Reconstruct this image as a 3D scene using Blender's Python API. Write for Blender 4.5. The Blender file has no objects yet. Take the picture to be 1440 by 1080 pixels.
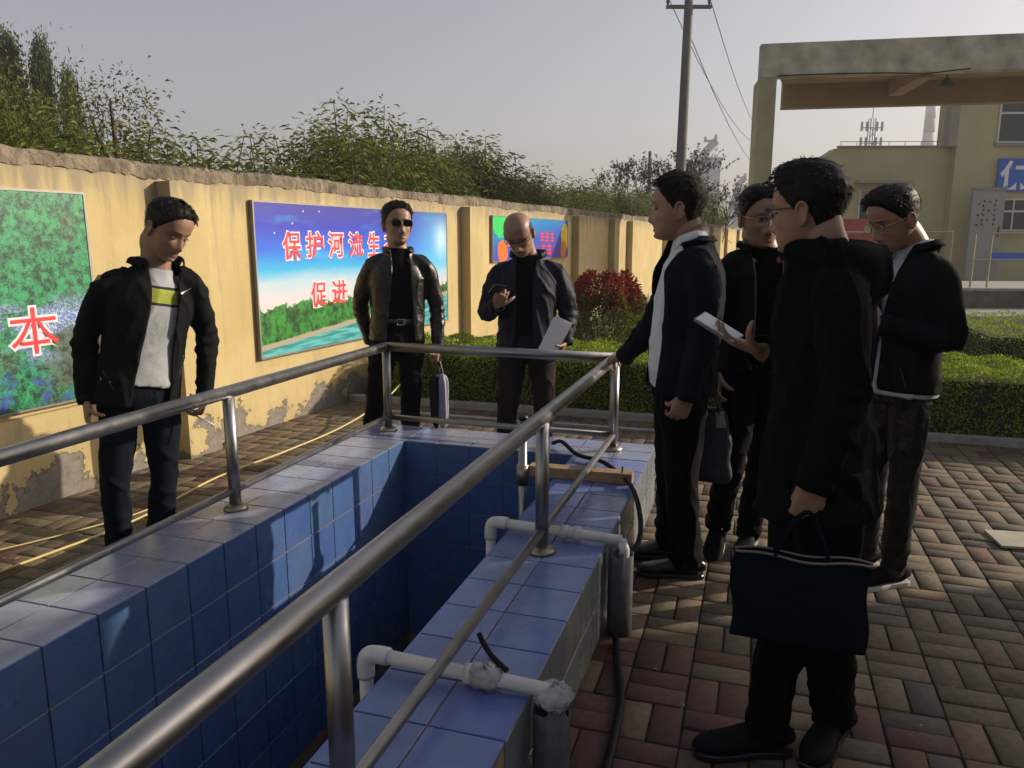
import bpy, math, random
import numpy as np
from mathutils import Vector, Matrix
random.seed(7); rng = np.random.default_rng(7)
SC = bpy.context.scene; COL = SC.collection
R = math.radians
# ------------------------------------------------------------------ camera, sky, sun, exposure
YAW = R(17.6)
cam = bpy.data.cameras.new('camera'); camo = bpy.data.objects.new('camera', cam); COL.objects.link(camo)
camo.location = (0, 0, 1.5); camo.rotation_euler = (R(90) - math.atan(205/1085), 0, YAW)
cam.sensor_width = 36; cam.lens = 36*1085/1440; cam.clip_start = 0.05; cam.clip_end = 3000
SC.camera = camo
SUN_EL, SUN_AZ = R(20.3), R(58)          # azimuth clockwise from +Y
w = bpy.data.worlds.new('World'); SC.world = w; w.use_nodes = True
nt = w.node_tree; bg = nt.nodes['Background']
sky = nt.nodes.new('ShaderNodeTexSky'); sky.sky_type = 'NISHITA'; sky.sun_disc = False
sky.sun_elevation = SUN_EL; sky.sun_rotation = SUN_AZ; sky.air_density = 1.0; sky.dust_density = 3.0; sky.ozone_density = 1.0
hsv = nt.nodes.new('ShaderNodeHueSaturation'); hsv.inputs['Saturation'].default_value = 0.58
nt.links.new(sky.outputs[0], hsv.inputs['Color']); tnt = nt.nodes.new('ShaderNodeVectorMath'); tnt.operation = 'MULTIPLY'; tnt.inputs[1].default_value = (1.03, .975, .985); nt.links.new(hsv.outputs[0], tnt.inputs[0]); nt.links.new(tnt.outputs[0], bg.inputs[0]); bg.inputs[1].default_value = 0.10
sl = bpy.data.lights.new('sun', 'SUN'); sl.energy = 4.1; sl.angle = R(0.5); sl.color = (1.0, 0.87, 0.69)
so = bpy.data.objects.new('sun', sl); COL.objects.link(so)
sd = Vector((math.sin(SUN_AZ)*math.cos(SUN_EL), math.cos(SUN_AZ)*math.cos(SUN_EL), math.sin(SUN_EL)))
so.rotation_euler = sd.to_track_quat('Z', 'Y').to_euler(); so.location = sd*30
SC.view_settings.view_transform = 'Standard'; SC.view_settings.look = 'None'
SC.view_settings.exposure = 0.45; SC.view_settings.gamma = 1.0; SC.view_settings.use_curve_mapping = False

# ------------------------------------------------------------------ helpers
def tag(o, label=None, cat=None, group=None, kind=None):
    if label: o['label'] = label
    if cat: o['category'] = cat
    if group: o['group'] = group
    if kind: o['kind'] = kind
    return o
def mesh_obj(name, V, F, m=None, parent=None, smooth=False, attr=None):
    me = bpy.data.meshes.new(name)
    V = np.asarray(V, dtype=np.float32)
    if isinstance(F, np.ndarray):
        k = F.shape[1]; nf = len(F)
        me.vertices.add(len(V)); me.vertices.foreach_set('co', V.ravel())
        me.loops.add(nf*k); me.loops.foreach_set('vertex_index', F.astype(np.int32).ravel())
        me.polygons.add(nf); me.polygons.foreach_set('loop_start', np.arange(0, nf*k, k, dtype=np.int32))
        me.update(calc_edges=True)
    else:
        me.from_pydata([tuple(v) for v in V], [], [tuple(f) for f in F])
    if smooth: me.polygons.foreach_set('use_smooth', np.ones(len(me.polygons), dtype=bool))
    if attr is not None:
        a = me.color_attributes.new('Col', 'FLOAT_COLOR', 'POINT')
        c = np.ones((len(V), 4), dtype=np.float32); c[:, :3] = attr; a.data.foreach_set('color', c.ravel())
    if m: me.materials.append(m)
    o = bpy.data.objects.new(name, me); COL.objects.link(o)
    if parent: o.parent = parent
    return o
def empty(name, loc, rz=0, **kw):
    o = bpy.data.objects.new(name, None); COL.objects.link(o); o.location = loc; o.rotation_euler = (0, 0, rz)
    o.empty_display_size = .1
    return tag(o, **kw)
class MB:
    def __init__(s): s.V = []; s.F = []
    def add(s, V, F):
        n = len(s.V); s.V += [tuple(v) for v in V]; s.F += [tuple(int(i)+n for i in f) for f in F]; return s
    def box(s, x0, x1, y0, y1, z0, z1):
        V = [(x0,y0,z0),(x1,y0,z0),(x1,y1,z0),(x0,y1,z0),(x0,y0,z1),(x1,y0,z1),(x1,y1,z1),(x0,y1,z1)]
        return s.add(V, [(0,3,2,1),(4,5,6,7),(0,1,5,4),(1,2,6,5),(2,3,7,6),(3,0,4,7)])
    def tube(s, pts, r, n=12, cap=True):
        V, F = loft(pts, [r]*len(pts) if not hasattr(r, '__len__') else r, n=n, sub=0, cap=cap); return s.add(V, F)
    def build(s, name, m, parent=None, smooth=False): return mesh_obj(name, s.V, s.F, m, parent, smooth)
def catmull(P, sub):
    P = np.asarray(P, float)
    if sub <= 1 or len(P) < 2: return P
    Q = np.vstack([2*P[0]-P[1], P, 2*P[-1]-P[-2]]); out = []
    for i in range(1, len(Q)-2):
        p0, p1, p2, p3 = Q[i-1], Q[i], Q[i+1], Q[i+2]
        for k in range(sub):
            t = k/sub
            out.append(.5*((2*p1)+(-p0+p2)*t+(2*p0-5*p1+4*p2-p3)*t*t+(-p0+3*p1-3*p2+p3)*t**3))
    out.append(Q[-2]); return np.array(out)
def loft(pts, rad, ref=(0, 0, 1), n=16, sub=4, cap=True, expo=2.0, roundcap=False):
    """rings along a path; rad = r or (a,b): a across (perp to ref), b along ref."""
    rad = np.array([(r, r) if not hasattr(r, '__len__') else r for r in rad], float)
    P = np.asarray(pts, float)
    if sub > 1:
        A = catmull(np.hstack([P, rad]), sub); P, rad = A[:, :3], np.maximum(A[:, 3:], 1e-4)
    if roundcap:
        t0 = P[0]-P[1]; t0 /= np.linalg.norm(t0)+1e-9; t1 = P[-1]-P[-2]; t1 /= np.linalg.norm(t1)+1e-9
        r0, r1 = rad[0].min(), rad[-1].min()
        P = np.vstack([P[0]+t0*r0*.95, P[0]+t0*r0*.7, P, P[-1]+t1*r1*.7, P[-1]+t1*r1*.95])
        rad = np.vstack([rad[0]*.3, rad[0]*.72, rad, rad[-1]*.72, rad[-1]*.3])
    m = len(P); T = np.zeros_like(P); T[1:-1] = P[2:]-P[:-2]; T[0] = P[1]-P[0]; T[-1] = P[-1]-P[-2]
    T /= np.linalg.norm(T, axis=1)[:, None]+1e-9
    ref = np.asarray(ref, float)
    V = np.zeros((m*n, 3)); a = np.linspace(0, 2*np.pi, n, endpoint=False)
    ca, sa = np.cos(a), np.sin(a)
    ca = np.sign(ca)*np.abs(ca)**(2/expo); sa = np.sign(sa)*np.abs(sa)**(2/expo)
    pB = None
    for i in range(m):
        B = ref - T[i]*ref.dot(T[i]); l = np.linalg.norm(B)
        if l < .15: B = pB if pB is not None else np.cross(T[i], (1, 0.3, 0)); B = B - T[i]*B.dot(T[i]); l = np.linalg.norm(B)
        B = B/l; pB = B; A = np.cross(B, T[i])
        V[i*n:(i+1)*n] = P[i] + np.outer(ca*rad[i, 0], A) + np.outer(sa*rad[i, 1], B)
    F = []
    for i in range(m-1):
        for j in range(n):
            k = (j+1) % n; F.append((i*n+j, i*n+k, (i+1)*n+k, (i+1)*n+j))
    if cap:
        F.append(tuple(range(n-1, -1, -1))); F.append(tuple(range((m-1)*n, m*n)))
    return V, F
# ------------------------------------------------------------------ materials
def mat(name, col, rough=.7, metal=0., noise=0., nscale=20., bump=0., bscale=60., spec=.5, coat=0., attr=None, objcol=False, dark=None, detail=5., island=0.):
    m = bpy.data.materials.new(name); m.use_nodes = True; t = m.node_tree; N = t.nodes; L = t.links; b = N['Principled BSDF']
    b.inputs['Base Color'].default_value = (*col, 1); b.inputs['Roughness'].default_value = rough; b.inputs['Metallic'].default_value = metal
    b.inputs['Specular IOR Level'].default_value = spec; b.inputs['Coat Weight'].default_value = coat
    tc = N.new('ShaderNodeTexCoord'); src = None
    if attr: a = N.new('ShaderNodeAttribute'); a.attribute_name = attr; src = a.outputs['Color']
    if objcol: a = N.new('ShaderNodeObjectInfo'); src = a.outputs['Color']
    geo = None
    if noise > 0 or island > 0:
        nz = N.new('ShaderNodeTexNoise'); nz.inputs['Scale'].default_value = nscale; nz.inputs['Detail'].default_value = detail
        L.new(tc.outputs['Object'], nz.inputs['Vector'])
        mr = N.new('ShaderNodeMapRange'); mr.inputs[1].default_value = .25; mr.inputs[2].default_value = .75
        mr.inputs[3].default_value = 1-noise; mr.inputs[4].default_value = 1+noise; L.new(nz.outputs[0], mr.inputs[0]); fac = mr.outputs[0]
        if island > 0:
            g = N.new('ShaderNodeNewGeometry'); m2 = N.new('ShaderNodeMapRange'); m2.inputs[3].default_value = 1-island; m2.inputs[4].default_value = 1+island
            L.new(g.outputs['Random Per Island'], m2.inputs[0]); mm = N.new('ShaderNodeMath'); mm.operation = 'MULTIPLY'
            L.new(fac, mm.inputs[0]); L.new(m2.outputs[0], mm.inputs[1]); fac = mm.outputs[0]
        vm = N.new('ShaderNodeVectorMath'); vm.operation = 'SCALE'
        if src: L.new(src, vm.inputs[0])
        else: vm.inputs[0].default_value = col
        L.new(fac, vm.inputs['Scale']); src = vm.outputs[0]
    if src: L.new(src, b.inputs['Base Color'])
    if bump > 0:
        n2 = N.new('ShaderNodeTexNoise'); n2.inputs['Scale'].default_value = bscale; n2.inputs['Detail'].default_value = 6
        L.new(tc.outputs['Object'], n2.inputs['Vector']); bp = N.new('ShaderNodeBump'); bp.inputs['Strength'].default_value = 1; bp.inputs['Distance'].default_value = bump
        L.new(n2.outputs[0], bp.inputs['Height']); L.new(bp.outputs[0], b.inputs['Normal'])
    return m
def ramp(N, stops, interp='LINEAR'):
    r = N.new('ShaderNodeValToRGB'); e = r.color_ramp.elements; r.color_ramp.interpolation = interp
    e[0].position = stops[0][0]; e[0].color = (*stops[0][1], 1); e[1].position = stops[-1][0]; e[1].color = (*stops[-1][1], 1)
    for p, c in stops[1:-1]: x = e.new(p); x.color = (*c, 1)
    return r
def steel(name, col, rough, bscale=8):
    m = mat(name, col, rough, 1.0, noise=.18, nscale=bscale)
    N = m.node_tree.nodes; L = m.node_tree.links; b = N['Principled BSDF']
    tc = N.new('ShaderNodeTexCoord'); nz = N.new('ShaderNodeTexNoise'); nz.inputs['Scale'].default_value = 25; nz.inputs['Detail'].default_value = 6
    L.new(tc.outputs['Object'], nz.inputs['Vector']); mr = N.new('ShaderNodeMapRange'); mr.inputs[3].default_value = rough-.1; mr.inputs[4].default_value = rough+.2
    L.new(nz.outputs[0], mr.inputs[0]); L.new(mr.outputs[0], b.inputs['Roughness'])
    return m
M = {}
M['steel'] = steel('brushed_steel', (.31, .305, .30), .33)
M['flange'] = steel('flange_steel', (.32, .28, .22), .4)
M['pvc'] = mat('white_pvc', (.62, .62, .60), .45, noise=.12, nscale=14, bump=.0006)
M['pvc_grey'] = mat('grey_conduit', (.085, .088, .092), .7, noise=.35, nscale=18, bump=.002, bscale=30)
M['cement'] = mat('mortar_lump', (.42, .42, .42), .9, noise=.35, nscale=40, bump=.004, bscale=60)
M['rubber'] = mat('black_rubber', (.008, .008, .009), .6, spec=.2)
M['wood'] = mat('timber', (.30, .20, .11), .75, noise=.35, nscale=22, bump=.001)
M['brickobj'] = mat('paver_brick', (1, 1, 1), .85, noise=.30, nscale=30, bump=.0018, bscale=90, objcol=True)
M['brickatt'] = mat('paver_brick_far', (1, 1, 1), .85, noise=.30, nscale=30, bump=.0018, bscale=90, attr='Col')
M['bed'] = mat('joint_sand', (.045, .036, .026), .95, noise=.5, nscale=12)
M['soil'] = mat('soil', (.10, .075, .05), .95, noise=.5, nscale=3, bump=.01, bscale=12)
M['grout'] = mat('grout', (.27, .185, .105), .9, noise=.4, nscale=14)
def tile_mat(name):
    m = mat(name, (1, 1, 1), .16, noise=.14, nscale=9, objcol=True, bump=.0005, bscale=5)
    N = m.node_tree.nodes; L = m.node_tree.links; b = N['Principled BSDF']; src = b.inputs['Base Color'].links[0].from_socket
    g = N.new('ShaderNodeNewGeometry'); nz = N.new('ShaderNodeTexNoise'); nz.inputs['Scale'].default_value = 2.3; nz.inputs['Detail'].default_value = 10; nz.inputs['Roughness'].default_value = .72; L.new(g.outputs['Position'], nz.inputs['Vector'])
    mr = N.new('ShaderNodeMapRange'); mr.inputs[1].default_value = .50; mr.inputs[2].default_value = .72; mr.inputs[3].default_value = 0; mr.inputs[4].default_value = .30; L.new(nz.outputs[0], mr.inputs[0])
    mx = N.new('ShaderNodeMix'); mx.data_type = 'RGBA'; L.new(mr.outputs[0], mx.inputs[0]); L.new(src, mx.inputs[6]); mx.inputs[7].default_value = (.17, .165, .155, 1); L.new(mx.outputs[2], b.inputs['Base Color'])
    m2 = N.new('ShaderNodeMapRange'); m2.inputs[1].default_value = .35; m2.inputs[2].default_value = .7; m2.inputs[3].default_value = .12; m2.inputs[4].default_value = .42; L.new(nz.outputs[0], m2.inputs[0]); L.new(m2.outputs[0], b.inputs['Roughness'])
    return m
M['tile'] = tile_mat('glazed_tile')
M['tilew'] = mat('glazed_tile_rest', (.10, .17, .42), .16, noise=.1, nscale=7)
M['water'] = mat('dark_water', (.006, .012, .010), .06, bump=.004, bscale=4)
M['kerb'] = mat('kerb_concrete', (.33, .32, .30), .85, noise=.25, nscale=14, bump=.002)
M['slab'] = mat('pale_slab', (.42, .38, .30), .8, noise=.2, nscale=10)
M['hose'] = mat('yellow_hose', (.62, .50, .20), .5)
M['black'] = mat('black_plastic', (.012, .012, .013), .35)
M['lens'] = mat('dark_lens', (.006, .008, .006), .12, spec=.3)
M['glassrim'] = mat('spectacle_frame', (.02, .018, .016), .3)
M['goldrim'] = mat('metal_frame', (.45, .38, .26), .25, 1.0)
M['clear'] = mat('clear_lens', (.95, .96, .97), .0); M['clear'].node_tree.nodes['Principled BSDF'].inputs['Transmission Weight'].default_value = 1.0; M['clear'].node_tree.nodes['Principled BSDF'].inputs['IOR'].default_value = 1.03
M['paper'] = mat('white_paper', (.78, .78, .78), .7)
M['screen'] = mat('phone_screen_glass', (.55, .58, .60), .12)
M['hair'] = mat('black_hair', (.007, .006, .005), .55, noise=.3, nscale=60, spec=.22)
M['hairg'] = mat('greying_hair', (.014, .012, .010), .75, noise=.5, nscale=60, spec=.12)
M['eye'] = mat('eyeball', (1, 1, 1), .15, attr='Col')
# ------------------------------------------------------------------ projection used only to rank which pavers / tiles show largest
def seen(x, y, z, mg=40):
    c, s = math.cos(YAW), math.sin(YAW); P = math.atan(205/1085)
    X = x*c+y*s; Y = -x*s+y*c; Z = z-1.5
    d = Y*math.cos(P)-Z*math.sin(P); up = Y*math.sin(P)+Z*math.cos(P)
    if d < .3: return False
    px, py = 720+1085*X/d, 540-1085*up/d
    return -mg < px < 1440+mg and -mg < py < 1080+mg
def cf(u, D):   # metres right of / ahead of the photographer -> world
    return (u*math.cos(YAW)-D*math.sin(YAW), u*math.sin(YAW)+D*math.cos(YAW))
# ================================================================== SETTING: ground
PX0, PX1, PY0, PY1 = -2.3, -.5, -2.2, 4.27     # outer limits of the tank
def sheet(name, rects, z, m):
    V = []; F = []
    for x0, x1, y0, y1 in rects:
        n = len(V); V += [(x0, y0, z), (x1, y0, z), (x1, y1, z), (x0, y1, z)]; F.append((n, n+1, n+2, n+3))
    return tag(mesh_obj(name, V, F, m), kind='structure')
BIG = 1500
sheet('ground', [(-BIG, PX0+.02, -BIG, BIG), (PX1-.02, BIG, -BIG, BIG), (PX0+.02, PX1-.02, PY1-.02, BIG), (PX0+.02, PX1-.02, -BIG, PY0)], -.05, M['soil'])
sheet('pavement', [(-4.2, PX0+.02, -3, 6.35), (PX1-.02, 9, -3, 6.35), (PX0+.02, PX1-.02, PY1-.02, 6.35)], -.012, M['bed'])
def brick_mesh(L, W, m):
    l, w_, h, c = L/2-.0035, W/2-.0035, 0, .003
    V = [(-l,-w_,-.03),(l,-w_,-.03),(l,w_,-.03),(-l,w_,-.03),(-l,-w_,-c),(l,-w_,-c),(l,w_,-c),(-l,w_,-c),
         (-l+c,-w_+c,0),(l-c,-w_+c,0),(l-c,w_-c,0),(-l+c,w_-c,0)]
    F = [(8,9,10,11)]
    for i in range(4):
        j = (i+1) % 4; F += [(i, j, j+4, i+4), (i+4, j+4, j+8, i+8)]
    return np.array(V), np.array(F[1:]+[F[0]])
def brick_col(x, y):
    r = random.random()
    red = (-.5 < x < .02 and 1.9 < y < 2.75 and r < .85) or r < .10
    if red: c = np.array([.105, .054, .040])
    elif r < .28: c = np.array([.10, .082, .060])
    elif r < .4: c = np.array([.15, .102, .062])
    else: c = np.array([.138, .106, .064])
    return c*random.uniform(.78, 1.15)
bV, bF = brick_mesh(.2, .1, None)
bricks = []
for i in range(-21, 46):
    for j in range(-15, 33):
        x0 = -.15+.2*i; y0 = .13-.2+.2*j
        cx, cy = x0+.1, y0+.1
        if cx < -3.98+.085*(cy-3) or cy > 6.3: continue
        if PX0-.02 < cx < PX1+.02 and cy < PY1+.02: continue
        if cx > 7 or cy < -2: continue
        for k in (0, 1):
            if (i+j) % 2: bx, by, rz = cx, y0+.05+.1*k, 0
            else: bx, by, rz = x0+.05+.1*k, cy, math.pi/2
            bricks.append((bx+random.uniform(-.0015, .0015), by+random.uniform(-.0015, .0015), random.uniform(-.004, .002), rz+random.uniform(-.012, .012), random.uniform(-.012, .012), random.uniform(-.012, .012)))
def hidden(x, y):          # behind the tank wall
    return x < -2.3 and y < 2.2
bricks.sort(key=lambda b: (b[0]**2+b[1]**2) + (0 if seen(b[0], b[1], 0, 10) and not hidden(b[0], b[1]) else 1e6))
pav = empty('brick_paving', (0, 0, 0), kind='structure')
bm0 = None
for b in bricks[:298]:
    if bm0 is None:
        o = mesh_obj('brick', bV, bF, M['brickobj'], pav); bm0 = o.data
    else:
        o = bpy.data.objects.new('brick', bm0); COL.objects.link(o); o.parent = pav
    o.location = b[:3]; o.rotation_euler = (b[4], b[5], b[3]); o.color = (*brick_col(b[0], b[1]), 1)
VV = []; FF = []; CC = []; n = 0
for b in bricks[298:]:
    Mx = (Matrix.Translation(b[:3]) @ Matrix.Rotation(b[3], 4, 'Z') @ Matrix.Rotation(b[4], 4, 'X'))
    A = np.array(Mx); VV.append(bV@A[:3, :3].T+A[:3, 3]); FF.append(bF+n); n += len(bV); CC.append(np.tile(brick_col(b[0], b[1]), (len(bV), 1)))
tag(mesh_obj('brick_field', np.vstack(VV), np.vstack(FF), M['brickatt'], pav, attr=np.vstack(CC)), kind='stuff')
o = MB().box(-.16, .16, -.11, .11, 0, .012).build('stone_slab', M['slab']); o.location = (1.36, 4.27, .003); o.rotation_euler = (0, 0, .12)
tag(o, 'pale flat stone slab lying on the brick paving at the right', 'slab')
# kerbs in front of the hedge
for y0, y1, x0, x1, h in ((6.30, 6.40, -3.6, 7, .05), (5.95, 6.0, -3.2, .3, .015)):
    tag(MB().box(x0, x1, y0, y1, -.05, h).build('kerb', M['kerb']), kind='structure')
sheet('planting_bed', [(-3.55, 12, 6.40, 17)], -.004, M['soil'])
sheet('yard', [(-2.4, 30, 17, 34)], .0, M['kerb'])
# ================================================================== tank (tiled basin)
tank = empty('tiled_tank', (0, 0, 0), label='long rectangular tank lined and coped with blue glazed tiles, fenced by a steel rail', cat='tank')
G = .006
core = MB()
core.box(PX0+G, -1.9-G, PY0, PY1-G, -1.6, .35-G).box(-.9+G, PX1-G, PY0, PY1-G, -1.6, .35-G)
core.box(-1.9-G, -.9+G, 3.93+G, PY1-G, -1.6, .35-G).box(-1.9-G, -.9+G, PY0, 3.93+G, -1.6, -1.5)
core.build('masonry', M['grout'], tank)
wat = MB(); wat.box(-1.9, -.9, PY0, 3.93, -1.49, -.92); wat.build('water', M['water'], tank)
tmesh = {}
def tile(size_u, size_v, loc, rot, col):
    key = (round(size_u, 3), round(size_v, 3))
    if key not in tmesh:
        u, v, c = size_u/2-.0027, size_v/2-.0027, .0016
        V = [(-u,-v,-G),(u,-v,-G),(u,v,-G),(-u,v,-G),(-u,-v,-c),(u,-v,-c),(u,v,-c),(-u,v,-c),(-u+c,-v+c,0),(u-c,-v+c,0),(u-c,v-c,0),(-u+c,v-c,0)]
        F = [(8,9,10,11)]
        for i in range(4):
            j = (i+1) % 4; F += [(i, j, j+4, i+4), (i+4, j+4, j+8, i+8)]
        o = mesh_obj('tile', V, F, M['tile'], tank); tmesh[key] = o.data
    else:
        o = bpy.data.objects.new('tile', tmesh[key]); COL.objects.link(o); o.parent = tank
    o.location = loc; j = .0035
    o.rotation_euler = (rot[0]+random.uniform(-j, j), rot[1]+random.uniform(-j, j), rot[2]); k = random.uniform(.88, 1.12)
    o.color = (col[0]*k, col[1]*k, col[2]*random.uniform(.92, 1.08), 1)
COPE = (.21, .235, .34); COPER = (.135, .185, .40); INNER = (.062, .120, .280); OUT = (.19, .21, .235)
ys = [1.583-.2*3+.2*k for k in range(13)]      # joints on the left coping
far = 3.93
y = far-.2
while y > .5:
    yc = y+.1-.0
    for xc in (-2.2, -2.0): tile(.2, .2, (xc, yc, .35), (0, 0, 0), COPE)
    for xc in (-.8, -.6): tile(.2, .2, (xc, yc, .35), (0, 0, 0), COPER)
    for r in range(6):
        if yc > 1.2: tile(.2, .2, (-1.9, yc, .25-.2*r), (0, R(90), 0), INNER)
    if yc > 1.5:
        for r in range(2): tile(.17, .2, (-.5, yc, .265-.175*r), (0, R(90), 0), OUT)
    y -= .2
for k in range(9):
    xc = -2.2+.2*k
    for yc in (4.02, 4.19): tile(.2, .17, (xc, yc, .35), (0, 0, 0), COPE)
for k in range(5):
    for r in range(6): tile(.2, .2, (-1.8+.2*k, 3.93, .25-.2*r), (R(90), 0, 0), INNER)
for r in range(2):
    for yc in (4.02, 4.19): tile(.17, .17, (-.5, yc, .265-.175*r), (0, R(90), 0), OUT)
# the parts of the lining the photograph does not show
rest = MB(); rest.box(-.9-.001, -.9+G, PY0, 3.93, -1.5, .349); rest.box(PX0-.001, PX0+G, PY0, PY1, -.05, .349); rest.box(PX0, PX1, PY1-G, PY1+.001, -.05, .349)
tag(rest.build('tile_lining', M['tilew'], tank), kind='stuff')
# ================================================================== steel railing
rail = empty('steel_railing', (-2.1, 4.1, .35), label='stainless steel tube railing running round the tiled tank', cat='railing')
ro = Vector(rail.location)
def rel(p): return tuple(Vector(p)-ro)
XL, XR, YF, ZT, ZB = -2.1, -.715, 4.13, .865, .435
MB().tube([rel(p) for p in [(XL, -2.5, ZT), (XL, YF, ZT), (XR, YF-.03, ZT), (XR, -2.5, ZT)]], .031, 20).build('top_rail', M['steel'], rail, True)
def mitre_path(p, r, name):
    # separate straight runs with ball corners
    b = MB()
    for a, c in zip(p[:-1], p[1:]): b.tube([rel(a), rel(c)], r, 20)
    for q in p[1:-1]:
        V, F = sphere(rel(q), r, 14, 10); b.add(V, F)
    return b.build(name, M['steel'], rail, True)
def sphere(c, r, nu=16, nv=12, sc=(1, 1, 1)):
    V = []; F = []
    for i in range(nv+1):
        th = math.pi*i/nv
        for j in range(nu):
            ph = 2*math.pi*j/nu; V.append((c[0]+r*sc[0]*math.sin(th)*math.cos(ph), c[1]+r*sc[1]*math.sin(th)*math.sin(ph), c[2]+r*sc[2]*math.cos(th)))
    for i in range(nv):
        for j in range(nu):
            k = (j+1) % nu; F.append((i*nu+j, (i+1)*nu+j, (i+1)*nu+k, i*nu+k))
    return V, F
bpy.data.objects.remove(rail.children[0])
mitre_path([(XL, -2.5, ZT), (XL, YF, ZT), (XR, YF-.03, ZT), (XR, -2.5, ZT)], .0275, 'top_rail')
for a, c in (((XL, -2.5, ZB), (XL, YF, ZB)), ((XL, YF, ZB), (XR, YF-.03, ZB)), ((XR, YF-.03, ZB), (XR, -2.5, ZB))):
    MB().tube([rel(a), rel(c)], .016, 14).build('lower_rail', M['steel'], rail, True)
for x, y in [(XL, YF), (XL, 2.67), (XL, 1.2), (XL, -.3), (XR, YF-.03), (XR, 2.62), (XR, 1.17), (XR, -.3)]:
    po = MB().tube([rel((x, y, .35)), rel((x, y, ZT-.02))], .025, 18).build('post', M['steel'], rail, True)
    V, F = loft([rel((x, y, .351)), rel((x, y, .36)), rel((x, y, .368)), rel((x, y, .375))], [.052, .05, .042, .028], n=22, sub=0)
    mesh_obj('base_flange', V, F, M['flange'], po, True)
# ================================================================== pipes, cables and timber on the tank
def pvc(name, y, label, lump):
    t = empty(name, (-.7, y, .35), label=label, cat='pipe')
    o = Vector(t.location); q = lambda *p: tuple(Vector(p)-o)
    zc = .390; r = .0192; xi, xo = -.965, -.44
    MB().tube([q(xi, y, zc-.9), q(xi, y, zc-.03)], r, 16).build('pipe', M['pvc'], t, True)
    MB().tube([q(xi+.03, y, zc), q(xo, y, zc-.015)], r, 16).build('pipe', M['pvc'], t, True)
    V, F = loft([q(xi, y, zc-.07), q(xi, y, zc-.035), q(xi+.008, y, zc-.008), q(xi+.035, y, zc), q(xi+.07, y, zc)], [.0245]*5, ref=(0, 1, 0), n=16, sub=4)
    mesh_obj('elbow', V, F, M['pvc'], t, True)
    for xx, rr, ww in ((-.66, .027, .014), (-.635, .023, .02), (-.61, .028, .012)):
        MB().tube([q(xx-ww, y, zc-.008), q(xx+ww, y, zc-.008)], rr, 12).build('coupling', M['pvc'], t, True)
    # open topped grey conduit standing outside the tank
    V, F = loft([q(xo+.0, y, -.0), q(xo, y, .10), q(xo, y, .33)], [.048]*3, n=22, sub=0, cap=False)
    V = np.array(V); V[-22:, 2] += rng.uniform(-.02, .012, 22)
    c = mesh_obj('conduit', V, F, M['pvc_grey'], t, True); s = c.modifiers.new('s', 'SOLIDIFY'); s.thickness = .005
    MB().tube([q(xo, y, zc-.015), q(xo+.012, y, zc-.05), q(xo+.014, y, .05)], .02, 14).build('pipe', M['pvc'], t, True)
    if lump:
        V, F = sphere(q(xo+.005, y+.005, .36), .05, 20, 14, (1.0, .8, .7)); V = np.array(V)+rng.normal(0, .0045, (len(V), 3))
        mesh_obj('mortar', V, F, M['cement'], t, True)
        V, F = sphere(q(-.62, y, .385), .034, 18, 12, (1.5, 1.1, 1)); V = np.array(V)+rng.normal(0, .003, (len(V), 3))
        mesh_obj('mortar', V, F, M['cement'], t, True)
    return t
pvc('white_pipe', 1.72, 'nearer white plastic pipe crossing the right coping, joint smeared with mortar', True)
pvc('white_pipe', 2.76, 'farther white plastic elbow pipe running into a broken grey conduit by the shoes', False)
def cable(name, pts, r, m, label, cat, sub=8):
    o = np.array(pts[0]); V, F = loft(np.array(pts)-o, [r]*len(pts), n=10, sub=sub, ref=(.3, .2, 1)); ob = mesh_obj(name, V, F, m, None, True); ob.location = o
    return tag(ob, label, cat)
cable('black_cable', [(-1.05, 4.07, .37), (-.98, 4.0, .40), (-.86, 3.86, .375), (-.72, 3.78, .375), (-.60, 3.62, .37), (-.50, 3.38, .385), (-.43, 3.15, .36), (-.40, 2.97, .31), (-.425, 2.84, .26), (-.44, 2.78, .18)], .011, M['rubber'], 'thick black cable looping over the right coping down into the broken grey conduit', 'cable')
cable('black_cable', [(-.435, 2.66, .02), (-.40, 2.5, .014), (-.355, 2.3, .014), (-.34, 2.1, .014), (-.335, 1.9, .014), (-.33, 1.6, .014), (-.33, 1.2, .014)], .014, M['rubber'], 'black cable lying on the brick paving beside the tank', 'cable')
cable('cable_stub', [(-.665, 1.80, .455), (-.645, 1.785, .435), (-.61, 1.755, .42), (-.56, 1.72, .41)], .0075, M['rubber'], 'short black cable end sticking up from the mortared pipe joint', 'cable')
cable('yellow_hose', [(-3.35, 1.6, .012), (-3.2, 2.5, .012), (-3.12, 3.15, .012), (-3.2, 3.9, .012), (-3.1, 4.5, .03), (-2.98, 5.1, .08), (-2.93, 5.7, .17), (-3.0, 6.3, .26)], .0065, M['hose'], 'thin yellow hose lying along the paving at the foot of the yellow wall', 'hose')
cable('yellow_hose', [(-3.75, 4.05, .012), (-3.5, 3.9, .012), (-3.3, 3.62, .012), (-3.18, 3.3, .012), (-3.3, 2.9, .012), (-3.55, 2.4, .012), (-3.7, 2.0, .012)], .004, M['hose'], 'thinner pale hose curving over the paving close to the wall', 'hose')
tb = empty('wooden_beam', (-.77, 3.52, .35), label='yellowish timber laid over the far end of the tank as a pipe bracket', cat='timber')
b = MB().box(-.255, .25, -.035, .035, .0, .05).build('board', M['wood'], tb); b.location = (0.0, .02, .002); b.rotation_euler = (0, 0, .02)
MB().tube([(.02, .05, .05), (.02, .05, .075)], .004, 8).build('nail', M['black'], tb)
MB().tube([(.2, -.0, .04), (.205, -.0, .085)], .004, 8).build('nail', M['black'], tb)
sp = empty('pump_pipe', (-1.055, 3.5, .35), label='upright dark steel pipe dropping into the far end of the tank', cat='pipe')
MB().tube([(0, 0, -1.2), (0, 0, .29)], .021, 18).build('pipe', M['steel'], sp, True)
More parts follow.
